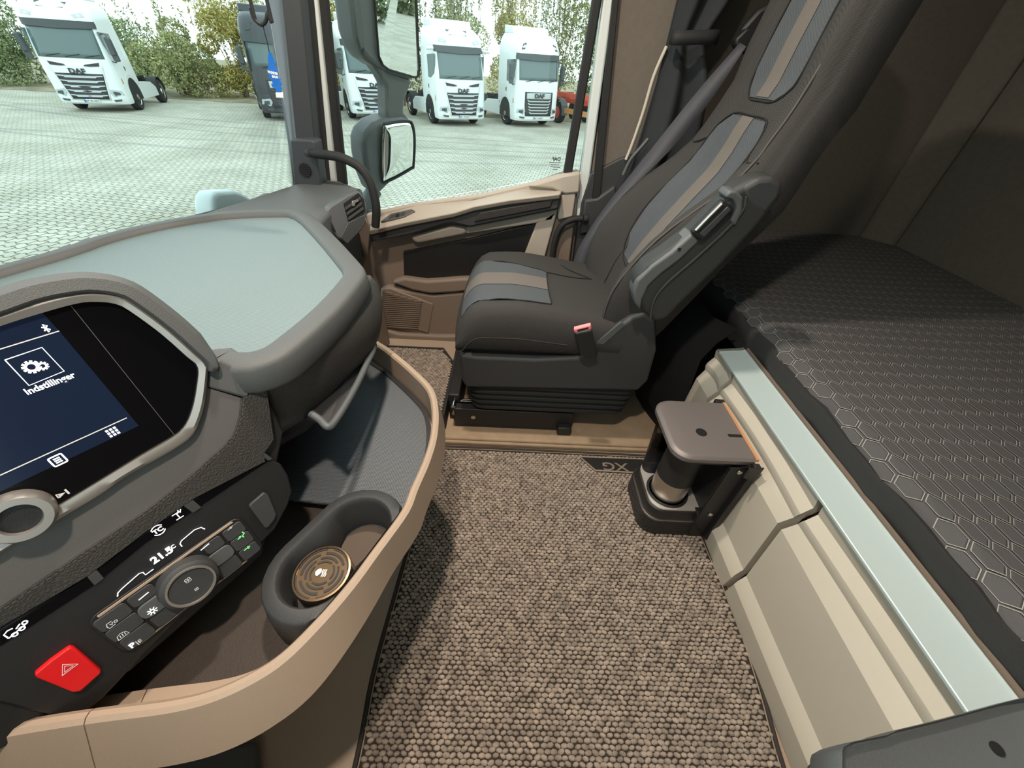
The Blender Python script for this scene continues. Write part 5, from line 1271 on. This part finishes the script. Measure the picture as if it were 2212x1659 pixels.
bline([(.52, -.90), (.65, -.90), (.80, -.90), (.93, -.90), (.99, -.90), (1.03, -.90), (1.15, -.90), (1.5, -.88)], .0022, M['stitch'], nm='stitch_line')
bline([(.99, -.93), (.985, -.75), (1.0, -.60)], .002, M['seam']); bline([(.985, .93), (.98, .75), (1.0, .60)], .002, M['seam'])
bline([(.52, .42), (.60, .48), (.66, .46)], .002, M['seam']); bline([(.52, -.42), (.60, -.48), (.66, -.46)], .002, M['seam'])
# --- folded armrest on the near side
YA = 1.005
YQ = .945
ar = prism('armrest', [ay(u, v, YQ) for u, v in [(1368, 632), (1372, 605), (1395, 575), (1440, 545), (1500, 500), (1560, 440), (1592, 408), (1640, 382), (1672, 380), (1696, 398), (1690, 428), (1640, 490), (1560, 575), (1480, 650), (1440, 692), (1412, 698), (1388, 672)]], (0, .065, 0), M['armpad'], seat, bevel=.020, seg=4)
prism('armrest_face', [ay(u, v, YQ-.006) for u, v in [(1371, 655), (1368, 630), (1376, 606), (1408, 575), (1450, 545), (1497, 503), (1512, 522), (1470, 562), (1430, 592), (1402, 618), (1388, 648), (1384, 672)]], (0, .055, 0), M['facegrey'], seat, bevel=.007, seg=3)
tube('armrest_crease', [ay(u, v, YQ-.004) for u, v in [(1405, 690), (1412, 650), (1440, 612), (1500, 560), (1570, 495), (1604, 455), (1612, 425)]], .003, M['darkgrey'], seat, n=4, seg=6)
prism('armrest_hinge', [ay(u, v, YQ-.008) for u, v in [(1566, 428), (1576, 412), (1594, 412), (1607, 428), (1606, 455), (1590, 490), (1578, 480), (1592, 450), (1585, 432)]], (0, .05, 0), M['midgrey'], seat, bevel=.006, seg=3)
prism('armrest_pad_top', [ay(u, v, YQ-.002) for u, v in [(1600, 408), (1640, 384), (1672, 381), (1694, 398), (1688, 425), (1650, 470), (1612, 440)]], (0, .05, 0), M['darkgrey'], seat, bevel=.012, seg=3)
lev = prism('recline_lever', [ay(u, v, YQ-.014) for u, v in [(1493, 503), (1562, 432), (1590, 452), (1518, 522)]], (0, .020, 0), M['black'], seat, bevel=.006, seg=3)
prism('lever_groove', [ay(u, v, YQ-.0165) for u, v in [(1512, 505), (1572, 446), (1580, 454), (1521, 514)]], (0, .004, 0), M['darkgrey'], lev, bevel=.004)
tube('lever_highlight', [ay(1503, 498, YQ-.015), ay(1530, 470, YQ-.015), ay(1560, 440, YQ-.015)], .004, M['steel'], lev, n=1, seg=8)
disc('armrest_screw', ay(1467, 538, YQ-.0055), (0, -1, 0), .004, M['black'], seat, depth=.003)
# --- buckle
bk_ = thing('belt_buckle', 'black seat belt buckle with red release button beside the seat', 'buckle', ay(1270, 765, 1.02))
bpx = [(1240, 712), (1277, 704), (1283, 735), (1290, 760), (1268, 768), (1252, 758), (1246, 735)]
prism('buckle_body', [ay(u, v, 1.012) for u, v in bpx], (0, -.022, 0), M['black'], bk_, bevel=.005, seg=3)
prism('release_button', [ay(u, v, .996) for u, v in [(1239, 713), (1276, 704), (1278, 714), (1243, 724)]], (0, .008, .008), M['pink'], bk_, bevel=.002)
prism('tongue_slot', [ay(u, v, .9945) for u, v in [(1247, 713), (1271, 707), (1271, 710), (1248, 716)]], (0, .003, .0), M['black'], bk_)

# ================================================================== SEAT BELT
belt = thing('seat_belt', 'grey seat belt webbing running from the shoulder guide to the far side of the seat', 'seat belt', ay(1255, 582, 1.56))
def webbing(name, L, R, n=6):
    A, B = cr(L, n), cr(R, n); return grid(name, [[a, b] for a, b in zip(A, B)], M['strap'], belt, smooth=60, solid=.002)
yb = [1.60, 1.60, 1.61, 1.62, 1.63, 1.62, 1.60]
webbing('shoulder_strap', [ay(u, v, y) for (u, v), y in zip([(1232, 585), (1250, 535), (1290, 470), (1335, 410), (1400, 330), (1500, 205), (1598, 92)], yb)],
        [ay(u, v, y) for (u, v), y in zip([(1262, 590), (1285, 515), (1335, 435), (1390, 382), (1470, 300), (1540, 210), (1612, 100)], [y-.03 for y in yb])])
prism('belt_tongue', [ay(u, v, 1.55) for u, v in [(1226, 577), (1262, 580), (1268, 588), (1245, 590), (1230, 586)]], (0, -.02, .006), M['steel'], belt, bevel=.002)
prism('shoulder_guide', [ay(u, v, 1.60) for u, v in [(1590, 84), (1615, 60), (1640, 62), (1640, 100), (1605, 118), (1590, 100)]], (0, .04, 0), M['black'], belt, bevel=.006)
prism('belt_arm', [ay(u, v, 1.62) for u, v in [(1600, 66), (1640, 20), (1690, -10), (1690, 30), (1640, 70), (1608, 86)]], (0, .03, 0), M['black'], belt, bevel=.01)
tube('height_cable', [ay(u, v, 1.70) for u, v in [(1346, 378), (1362, 345), (1385, 318), (1400, 300)]], .007, M['midgrey'], belt, n=4, seg=8)

# ================================================================== CURTAIN
cur = thing('curtain', 'charcoal side curtain gathered by a tie strap', 'curtain', (.62, 1.74, .6))
rows = []
zsl = [.42, .55, .7, .85, 1.0, 1.12, 1.2, 1.235, 1.27, 1.35, 1.5, 1.7, 1.92]
for z in zsl:
    pinch = 1-.42*math.exp(-((z-1.235)/.10)**2); x0 = .455+.045*smoothstep(.6, 1.25, z); wd = (.20+.05*(1-smoothstep(.5, 1.1, z)))*pinch
    r = []
    for k in range(33):
        f = k/32; r.append(V(x0+wd*f, 1.775-.035*pinch+.024*math.sin(f*math.pi*3.6+z*.8)*pinch-.02*f, z))
    rows.append(r)
cl_ = grid('curtain_cloth', rows, M['curtain'], cur, smooth=70, solid=.003, sub=1)
ty = [V(.492, 1.70, 1.235), V(.50, 1.672, 1.232), V(.56, 1.665, 1.236), V(.62, 1.672, 1.24), V(.645, 1.70, 1.24)]
grid('tie_strap', [[p+V(0, 0, -.018), p+V(0, 0, .018)] for p in cr(ty, 5)], M['rubber'], cur, smooth=60, solid=.003)
eg = [ay(u, v, 1.755) for u, v in [(1352, 345), (1366, 310), (1390, 240), (1412, 165), (1440, 100)]]
struct(tube('trim_13', eg, .006, M['panel'], n=4, seg=8), 'pale piping between pillar panel and curtain', 'piping')

# ================================================================== BUNK: locker fronts, rail, mattress
prof = [(.662, .004), (.654, .082), (.659, .096), (.674, .120), (.674, .328), (.690, .366), (.685, .384), (.686, .394), (.701, .420), (.697, .446), (.700, .4535)]
def locker(label, gapn, gapf, y0, y1):
    t = thing('bunk_locker', label, 'locker', (.69, (y0+y1)/2, 0), 'locker fronts under the bunk')
    def off(z, g): return float(np.interp(z, [0, .05, .135, .34, .40, .4535], g))
    rings = []
    for k in range(11):
        r = []
        for back_ in (0, 1):
            for x, z in (prof if not back_ else prof[::-1]):
                a = y0+off(z, gapn); b = y1+off(z, gapf)
                dx = .010*math.sin(k/10*math.pi) if .35 < z < .43 else 0     # scooped finger groove
                r.append(V(x+dx+(.026 if back_ else 0), a+(b-a)*k/10, z))
        rings.append(r)
    loft('locker_front', rings, M['panel'], t, smooth=22)
    # dark shadow edge panels behind the gap
    box('locker_body', (.735, y0+.002, .01), (.95, y1-.002, .44), M['taupe'], t)
    return t
G0 = [0, -.016, -.002, .014, -.004, 0]
gz = [g for g in G0]
locker('pale beige locker front nearest the camera, under the bunk', [0]*6, G0, -.30, .4755)
locker('pale beige locker front behind the coffee machine', [g+.0 for g in G0], G0, .4920, .9255)
locker('short pale beige locker front at the far end of the rail', [g for g in G0], [.04, .03, .01, 0, 0, 0], .9420, 1.06)
rail = thing('bunk_rail', 'long pale satin aluminium rail along the edge of the bunk', 'rail', (.73, .5, .45))
rp = [(.698, .455), (.688, .458), (.687, .466), (.758, .474), (.768, .478), (.772, .472), (.772, .455)]
prism('rail_profile', [V(x, 1.03, z) for x, z in rp], (0, -1.35, 0), M['rail'], rail, bevel=.002)
prism('rail_end_cap', [V(x, 1.031, z) for x, z in rp], (0, .012, 0), M['midgrey'], rail, bevel=.002)
prism('rail_lip', [V(.7725, 1.03, .462), (.7725, 1.03, .482), (.778, 1.03, .482), (.778, 1.03, .462)], (0, -1.35, 0), M['taupe'], rail)
# black cloth cover hanging under the far end of the bunk
blk = []
for z, o in ((.004, 0), (.2, .012), (.4, .0), (.47, .03), (.53, .08)):
    blk.append([V(.62+o+.012*math.sin(k*1.7+z*5)-.03*math.sin(k/12*math.pi)+.03*(k < 1), 1.065+k*.0775, z) for k in range(13)])
tag(grid('bunk_skirt', blk, M['blackcloth'], None, smooth=70, solid=.006, off=1), 'black fabric skirt hanging below the far end of the mattress', 'fabric skirt')

mt = thing('mattress', 'charcoal quilted bunk mattress with elongated hexagon pattern', 'mattress', (1.2, .8, .45))
MX0, MX1, MY0, MY1, MZ = .772, 1.855, -.40, 1.995, .558
def mtop(x, y):
    e = smoothstep(0, .05, min(x-MX0, 9))
    return MZ-.022*(1-e)+.006*math.sin(x*5+1)*math.sin(y*4)
rows = []
ysm = [MY0+(MY1-MY0)*k/46 for k in range(47)]
def mfront(y): return MX0+.0035*math.sin(y*21)+.003*math.sin(y*47+1)
for y in ysm:
    x0 = mfront(y)
    pr_ = [V(x0+.05, y, .43), V(x0+.012, y, .44), V(x0+.010, y, .48), V(x0-.004+.003*math.sin(y*33), y, .515), V(x0+.0, y, .540)]
    pr_ += [V(x0+d, y, mtop(x0+d, y)) for d in (.012, .025, .05, .1, .2, .35, .5, .7, .9)]+[V(MX1, y, MZ), V(MX1, y, .43)]
    rows.append(pr_)
ns_ = len(rows[0])
loft('mattress_body', [list(r) for r in rows], M['mattress'], mt, smooth=60)
# border piece
rowsb = [[p+V(-.002, 0, .001) for p in r[0:5]]+[r[5]+V(-.001, 0, .0012)] for r in rows]
grid('mattress_border', rowsb, M['mattside'], mt, smooth=60)
# hexagonal quilting: raised cells with pale outlines, nearest part as geometry
HL, HWd, gap = .060, .028, .0042      # long (y) and short (x) size of a cell
lines_v, lines_f, cell_v, cell_f = [], [], [], []
def hexpts(cx, cy, s):
    a, b = HL/2*s, HWd/2*s
    return [(cx, cy-a), (cx+b, cy-a*.52), (cx+b, cy+a*.52), (cx, cy+a), (cx-b, cy+a*.52), (cx-b, cy-a*.52)]
pitch_y = HL*.76+.002; pitch_x = HWd+.0055
i = 0
y = MY0+.05
while y < MY1-.05:
    x = MX0+.014+(pitch_x/2 if i % 2 else 0)
    while x < 1.83:
        if x > mfront(y)+.012:
            o = hexpts(x, y, 1.0); ii = hexpts(x, y, .93)
            b = len(lines_v)
            lines_v += [V(px_, py_, mtop(px_, py_)+.0032) for px_, py_ in o]+[V(px_, py_, mtop(px_, py_)+.0032) for px_, py_ in ii]
            lines_f += [[b+k, b+(k+1) % 6, b+6+(k+1) % 6, b+6+k] for k in range(6)]
            b = len(cell_v); i2 = hexpts(x, y, .93); i3 = hexpts(x, y, .84)
            cell_v += [V(px_, py_, mtop(px_, py_)+.0018) for px_, py_ in i2]+[V(px_, py_, mtop(px_, py_)+.0029) for px_, py_ in i3]
            cell_f += [[b+k, b+(k+1) % 6, b+6+(k+1) % 6, b+6+k] for k in range(6)]+[[b+6+k for k in range(6)]]
        x += pitch_x
    y += pitch_y; i += 1
q1 = mk('quilted_cells', cell_v, cell_f, M['mattress'], mt, fixn=False); q1['kind'] = 'stuff'
q2 = mk('quilting_lines', lines_v, lines_f, M['hexline'], mt, fixn=False); q2['kind'] = 'stuff'

# ================================================================== COFFEE MACHINE on the locker front
cm = thing('coffee_machine', 'compact grey coffee machine bracketed to the locker front, with steel cup', 'coffee machine', (.56, .74, .03))
x0, x1, y0, y1 = .452, .655, .645, .855
def rr3(x0_, x1_, y0_, y1_, r, z, n=6):
    """footprint rounded on the room side (low x), square at the wall"""
    out = [V(x1_, y1_, z)]
    for cx, cy, a0 in ((x0_+r, y1_-r, 90), (x0_+r, y0_+r, 180)):
        out += [V(cx+r*math.cos(math.radians(a0+90*k/n)), cy+r*math.sin(math.radians(a0+90*k/n)), z) for k in range(n+1)]
    return out+[V(x1_, y0_, z)]
rings = [rr3(x0, x1, y0, y1, .05, .012)]; zq = .012
for k in range(6):
    rings += [rr3(x0, x1, y0, y1, .05, zq+.001), rr3(x0, x1, y0, y1, .05, zq+.009), rr3(x0+.003, x1, y0+.003, y1-.003, .05, zq+.010), rr3(x0+.003, x1, y0+.003, y1-.003, .05, zq+.012)]; zq += .012
loft('ribbed_base', rings, M['black'], cm, smooth=25)
loft('base_top', [rr3(x0+.004, x1, y0+.004, y1-.004, .048, .084), rr3(x0+.010, x1, y0+.012, y1-.012, .045, .120), rr3(x0+.016, x1, y0+.016, y1-.016, .042, .124)], M['black'], cm, smooth=25)
loft('base_edge_strip', [rr3(x0+.001, x1, y0+.001, y1-.001, .049, .0845), rr3(x0+.001, x1, y0+.001, y1-.001, .049, .0875)], M['steel'], cm, smooth=25)
loft('drip_plate', [rr3(x0+.014, x1-.03, y0+.014, y1-.012, .044, .1242), rr3(x0+.014, x1-.03, y0+.014, y1-.012, .044, .1285)], M['drip'], cm, smooth=25)
cc = V(.532, .728, 0)
lathe('drip_ring', V(cc.x, cc.y, .1287), (0, 0, 1), [(.064, 0), (.064, .003), (.056, .003), (.056, 0)], M['black'], cm, seg=32)
cupm = lathe('steel_cup', V(cc.x, cc.y, .1295), (0, 0, 1), [(.047, 0), (.052, .004), (.054, .085)], M['steel'], cm, seg=40)
lathe('brew_head', V(cc.x, cc.y, .2145), (0, 0, 1), [(.0550, 0), (.0550, .004), (.0535, .006), (.0535, .155)], M['black'], cm, seg=40)
loft('water_tank', [rr3(x0+.022, x1-.04, y1-.062, y1-.018, .02, .129), rr3(x0+.014, x1-.04, y1-.064, y1-.010, .02, .362)], M['tank'], cm, smooth=40)
box('back_plate', (x1-.040, y0+.012, .124), (x1-.008, y1-.014, .365), M['black'], cm, bevel=.004)
loft('top_cover', [rr3(x0-.002, x1, y0-.002, y1+.002, .045, .372), rr3(x0-.006, x1, y0-.006, y1+.006, .048, .378), rr3(x0-.006, x1, y0-.006, y1+.006, .048, .390), rr3(x0, x1, y0, y1, .044, .397), rr3(x0+.006, x1, y0+.006, y1-.006, .040, .3985)], M['lampgrey'], cm, smooth=35)
loft('cover_underside', [rr3(x0+.004, x1, y0+.004, y1-.004, .044, .360), rr3(x0+.004, x1, y0+.004, y1-.004, .044, .373)], M['black'], cm, smooth=35)
pb = az(1515, 934, .3987)
pw = disc('power_button', V(pb.x, pb.y, .3983), (0, 0, 1), .0145, M['black'], cm, depth=.0012)
for k in range(7):
    a = 2*math.pi*k/6; r_ = 0 if k == 6 else .0065
    disc('button_dot', V(pb.x+r_*math.cos(a), pb.y+r_*math.sin(a), .3994), (0, 0, 1), .0021, M['steel'], pw, depth=.0004, seg=10)
box('cover_slot', (x1-.040, pb.y-.012, .3984), (x1-.002, pb.y-.002, .3990), M['black'], cm)
# bracket plate
br_ = prism('bracket_plate', [V(.655, .640, .030), V(.628, .640, .060), V(.600, .640, .10), V(.600, .640, .366), V(.655, .640, .372)], (0, -.004, 0), M['black'], cm, bevel=.001)
prism('bracket_flange', [V(.668, .6395, .020), V(.650, .6395, .030), V(.650, .6395, .385), V(.668, .6395, .385)], (0, -.018, 0), M['black'], cm, bevel=.002)
prism('bracket_corner', [V(.650, .622, .340), V(.630, .622, .350), V(.630, .622, .390), V(.668, .622, .392), V(.668, .622, .338)], (0, -.004, 0), M['black'], cm, bevel=.002)
for xx, zq in ((.628, .352), (.628, .150)):
    disc('bracket_bolt', V(xx, .636, zq), (0, -1, 0), .007, M['steel'], cm, depth=.004, bevel=.001)
prism('foot_block', [V(.655, .641, .010), V(.610, .641, .010), V(.600, .641, .130), V(.655, .641, .135)], (0, .03, 0), M['black'], cm, bevel=.003)
box('warm_reflection_strip', (.656, .640, .390), (.663, .858, .3975), M['orange'], cm)  # orange strip painting the warm light reflected on the locker panel
box('far_clip', (.640, .862, .375), (.668, .876, .395), M['black'], cm, bevel=.002)

# ================================================================== DRIVER'S ARMREST in the near corner
da = thing('driver_armrest', 'dark grey moulded armrest of the driver seat in the near corner', 'armrest', az(2100, 1640, .50))
dz = lambda pts: zz(1760, 1440, 4.894, pts)
ol = dz([(170, 920), (185, 870), (280, 815), (500, 770), (680, 735), (800, 680), (1200, 585), (1600, 480), (2000, 370), (2212, 320)])+[(2330, 1490), (2330, 1800), (1790, 1800)]+dz([(170, 980)])
def darow(z): return [az(u, v, z) for u, v in ol]
T0 = darow(.640); ccx = sum((p for p in T0), V(0, 0, 0))/len(T0)
def shr(L, f, z): return [V(ccx.x+(p.x-ccx.x)*f, ccx.y+(p.y-ccx.y)*f, z) for p in L]
loft('armrest_shell', [shr(T0, .90, .585), shr(T0, .985, .60), shr(T0, 1.0, .625), shr(T0, .985, .640), shr(T0, .93, .648), shr(T0, .86, .640), shr(T0, .80, .636)], M['midgrey'], da, smooth=60)
lip = [az(u, v, .60) for u, v in dz([(80, 1040), (100, 1000), (170, 960), (400, 1000), (720, 1010), (720, 1300), (80, 1300)])]
prism('armrest_hinge', lip, (0, 0, -.04), M['darkgrey'], da, bevel=.01, seg=3)
sc_ = az(*dz([(1930, 870)])[0], .637)
disc('screw_recess', V(sc_.x, sc_.y, .6345), (0, 0, 1), .006, M['black'], da, depth=.003)

# ================================================================== OUTSIDE MIRRORS
om = thing('outside_mirror', 'grey outside mirror pair on a stalk beyond the side window', 'mirror', V(-.62, 2.1, .70))
MN = V(.86, -.48, -.15).normalized(); MP = V(-.47, 2.10, 1.15)
def mp_(pts, d=0): return [apl(u, v, MP+MN*d, MN) for u, v in pts]
zm = lambda pts: zz(680, 0, 3.318, pts)
up_out = zm([(290, -30), (300, 260), (330, 370), (380, 440), (450, 490), (560, 540), (700, 580), (748, 540), (752, -30)])
H0 = mp_(up_out); H0[0] += V(0, 0, .25); H0[-1] += V(0, 0, .25)
prism('upper_housing', H0, -MN*.10, M['midgrey'], om, bevel=.02, seg=3)
gpx = zm([(458, -30), (458, 400), (490, 470), (530, 500), (720, 556), (740, 545), (748, 500), (750, -30)])
Gm = mp_(gpx, .004); Gm[0] += V(0, 0, .25); Gm[-1] += V(0, 0, .25)
prism('upper_glass', Gm, -MN*.003, M['mirror'], om)
side = mp_(zm([(295, -30), (345, -30), (350, 330), (330, 360), (300, 260)]), .002); side[0] += V(0, 0, .25); side[1] += V(0, 0, .25)
prism('housing_edge', side, MN*.006, M['truckgrey'], om, bevel=.004)
prism('stalk', mp_(zm([(400, 440), (470, 470), (700, 575), (680, 640), (650, 700), (640, 800), (690, 870), (520, 870), (515, 620), (480, 550)]), -.01), -MN*.06, M['midgrey'], om, bevel=.015, seg=3)
lo_out = zm([(352, 1010), (375, 945), (430, 885), (520, 848), (640, 836), (695, 870), (722, 990), (715, 1190), (690, 1225), (540, 1318), (470, 1390), (430, 1380), (380, 1250), (358, 1120)])
prism('lower_housing', mp_(lo_out, .0), -MN*.09, M['midgrey'], om, bevel=.018, seg=3)
lg = zm([(480, 930), (520, 885), (660, 866), (700, 892), (716, 1000), (708, 1185), (688, 1212), (530, 1298), (482, 1278)])
LG = cr(mp_(lg, .006), 4, True); c_ = sum(LG, V(0, 0, 0))/len(LG)
loft('lower_glass', [[p-MN*.004 for p in LG]]+[[c_.lerp(p, f)+MN*.014*(1-f*f) for p in LG] for f in (1, .85, .65, .45, .25, .08)], M['mirror'], om, smooth=80)
tube('mirror_arm', mp_(zm([(430, 1360), (390, 1420), (320, 1520)]), -.04)+[V(-.86, 1.86, .62)], .035, M['midgrey'], om, n=4, seg=12)
tube('glass_frame', [p+MN*.002 for p in LG]+[LG[0]+MN*.002], .0045, M['rubber'], om, n=1, seg=6)
tube('glass_frame', [p+MN*.001 for p in Gm[::-1]], .0045, M['rubber'], om, n=1, seg=6)
# pale housing beyond the windscreen
fh = thing('camera_housing', 'pale rounded housing just beyond the windscreen base', 'housing', ax(510, 440, -1.03))
fpts = [ax(u, v, -1.02) for u, v in zz(0, 0, 2.962, [(1365, 1340), (1366, 1250), (1390, 1225), (1500, 1213), (1545, 1228), (1620, 1275), (1620, 1345)])]
prism('housing_shell', [p+V(0, 0, 0) for p in fpts]+[fpts[-1]+V(0, 0, -.08), fpts[0]+V(0, 0, -.08)], (-.07, .0, 0), M['body'], fh, bevel=.015, seg=3)

# ================================================================== HANGING AIR FRESHENER
af_ = thing('air_freshener', 'blue tree-shaped card air freshener hanging on a cord by the windscreen', 'air freshener', ay(597, 210, 1.0))
zf = lambda pts: zz(420, 0, 3.456, pts)
YF = 1.0
tree = zf([(555, 385), (570, 392), (590, 440), (606, 475), (600, 482), (622, 540), (614, 548), (636, 590), (646, 590), (636, 600), (655, 625), (640, 640), (650, 655), (648, 690), (608, 690), (606, 660), (580, 650), (572, 625), (585, 622), (562, 580), (552, 560), (558, 545), (545, 530), (553, 480), (546, 440)])
prism('tree_card', [ay(u, v, YF) for u, v in tree], (0, .0016, 0), M['blue'], af_)
prism('card_foot', [ay(u, v, YF) for u, v in zf([(605, 690), (660, 688), (664, 730), (610, 728)])], (0, .0016, 0), M['paper'], af_)
tilt = math.radians(-7)
xd = V(math.cos(tilt), 0, math.sin(tilt)); yd = V(-math.sin(tilt), 0, math.cos(tilt))
text_mesh('card_text', 'WUNDER', .0056, ay(*zf([(585, 545)])[0], YF-.0006), xd, yd, M['paper'], af_, .0002, bold=.0003, sx=.8)
text_mesh('card_text', 'BAUM', .0056, ay(*zf([(602, 575)])[0], YF-.0006), xd, yd, M['paper'], af_, .0002, bold=.0003, sx=.8)
tube('cord', [ay(u, v, YF) for u, v in zf([(510, 180), (525, 250), (545, 320), (558, 388)])], .0009, M['rubber'], af_, n=3, seg=6)
l0 = ay(*zf([(415, 0)])[0], YF); l1 = ay(*zf([(540, 0)])[0], YF)
tube('hanging_loop', [V(l0.x, YF, 2.04), V(l0.x, YF, 1.6), l0]+[ay(u, v, YF) for u, v in zf([(420, 60), (440, 130), (480, 175), (510, 182), (535, 150), (544, 90)])]+[l1, V(l1.x, YF, 1.6), V(l1.x, YF, 2.04)], .0034, M['rubber'], af_, n=4, seg=8)
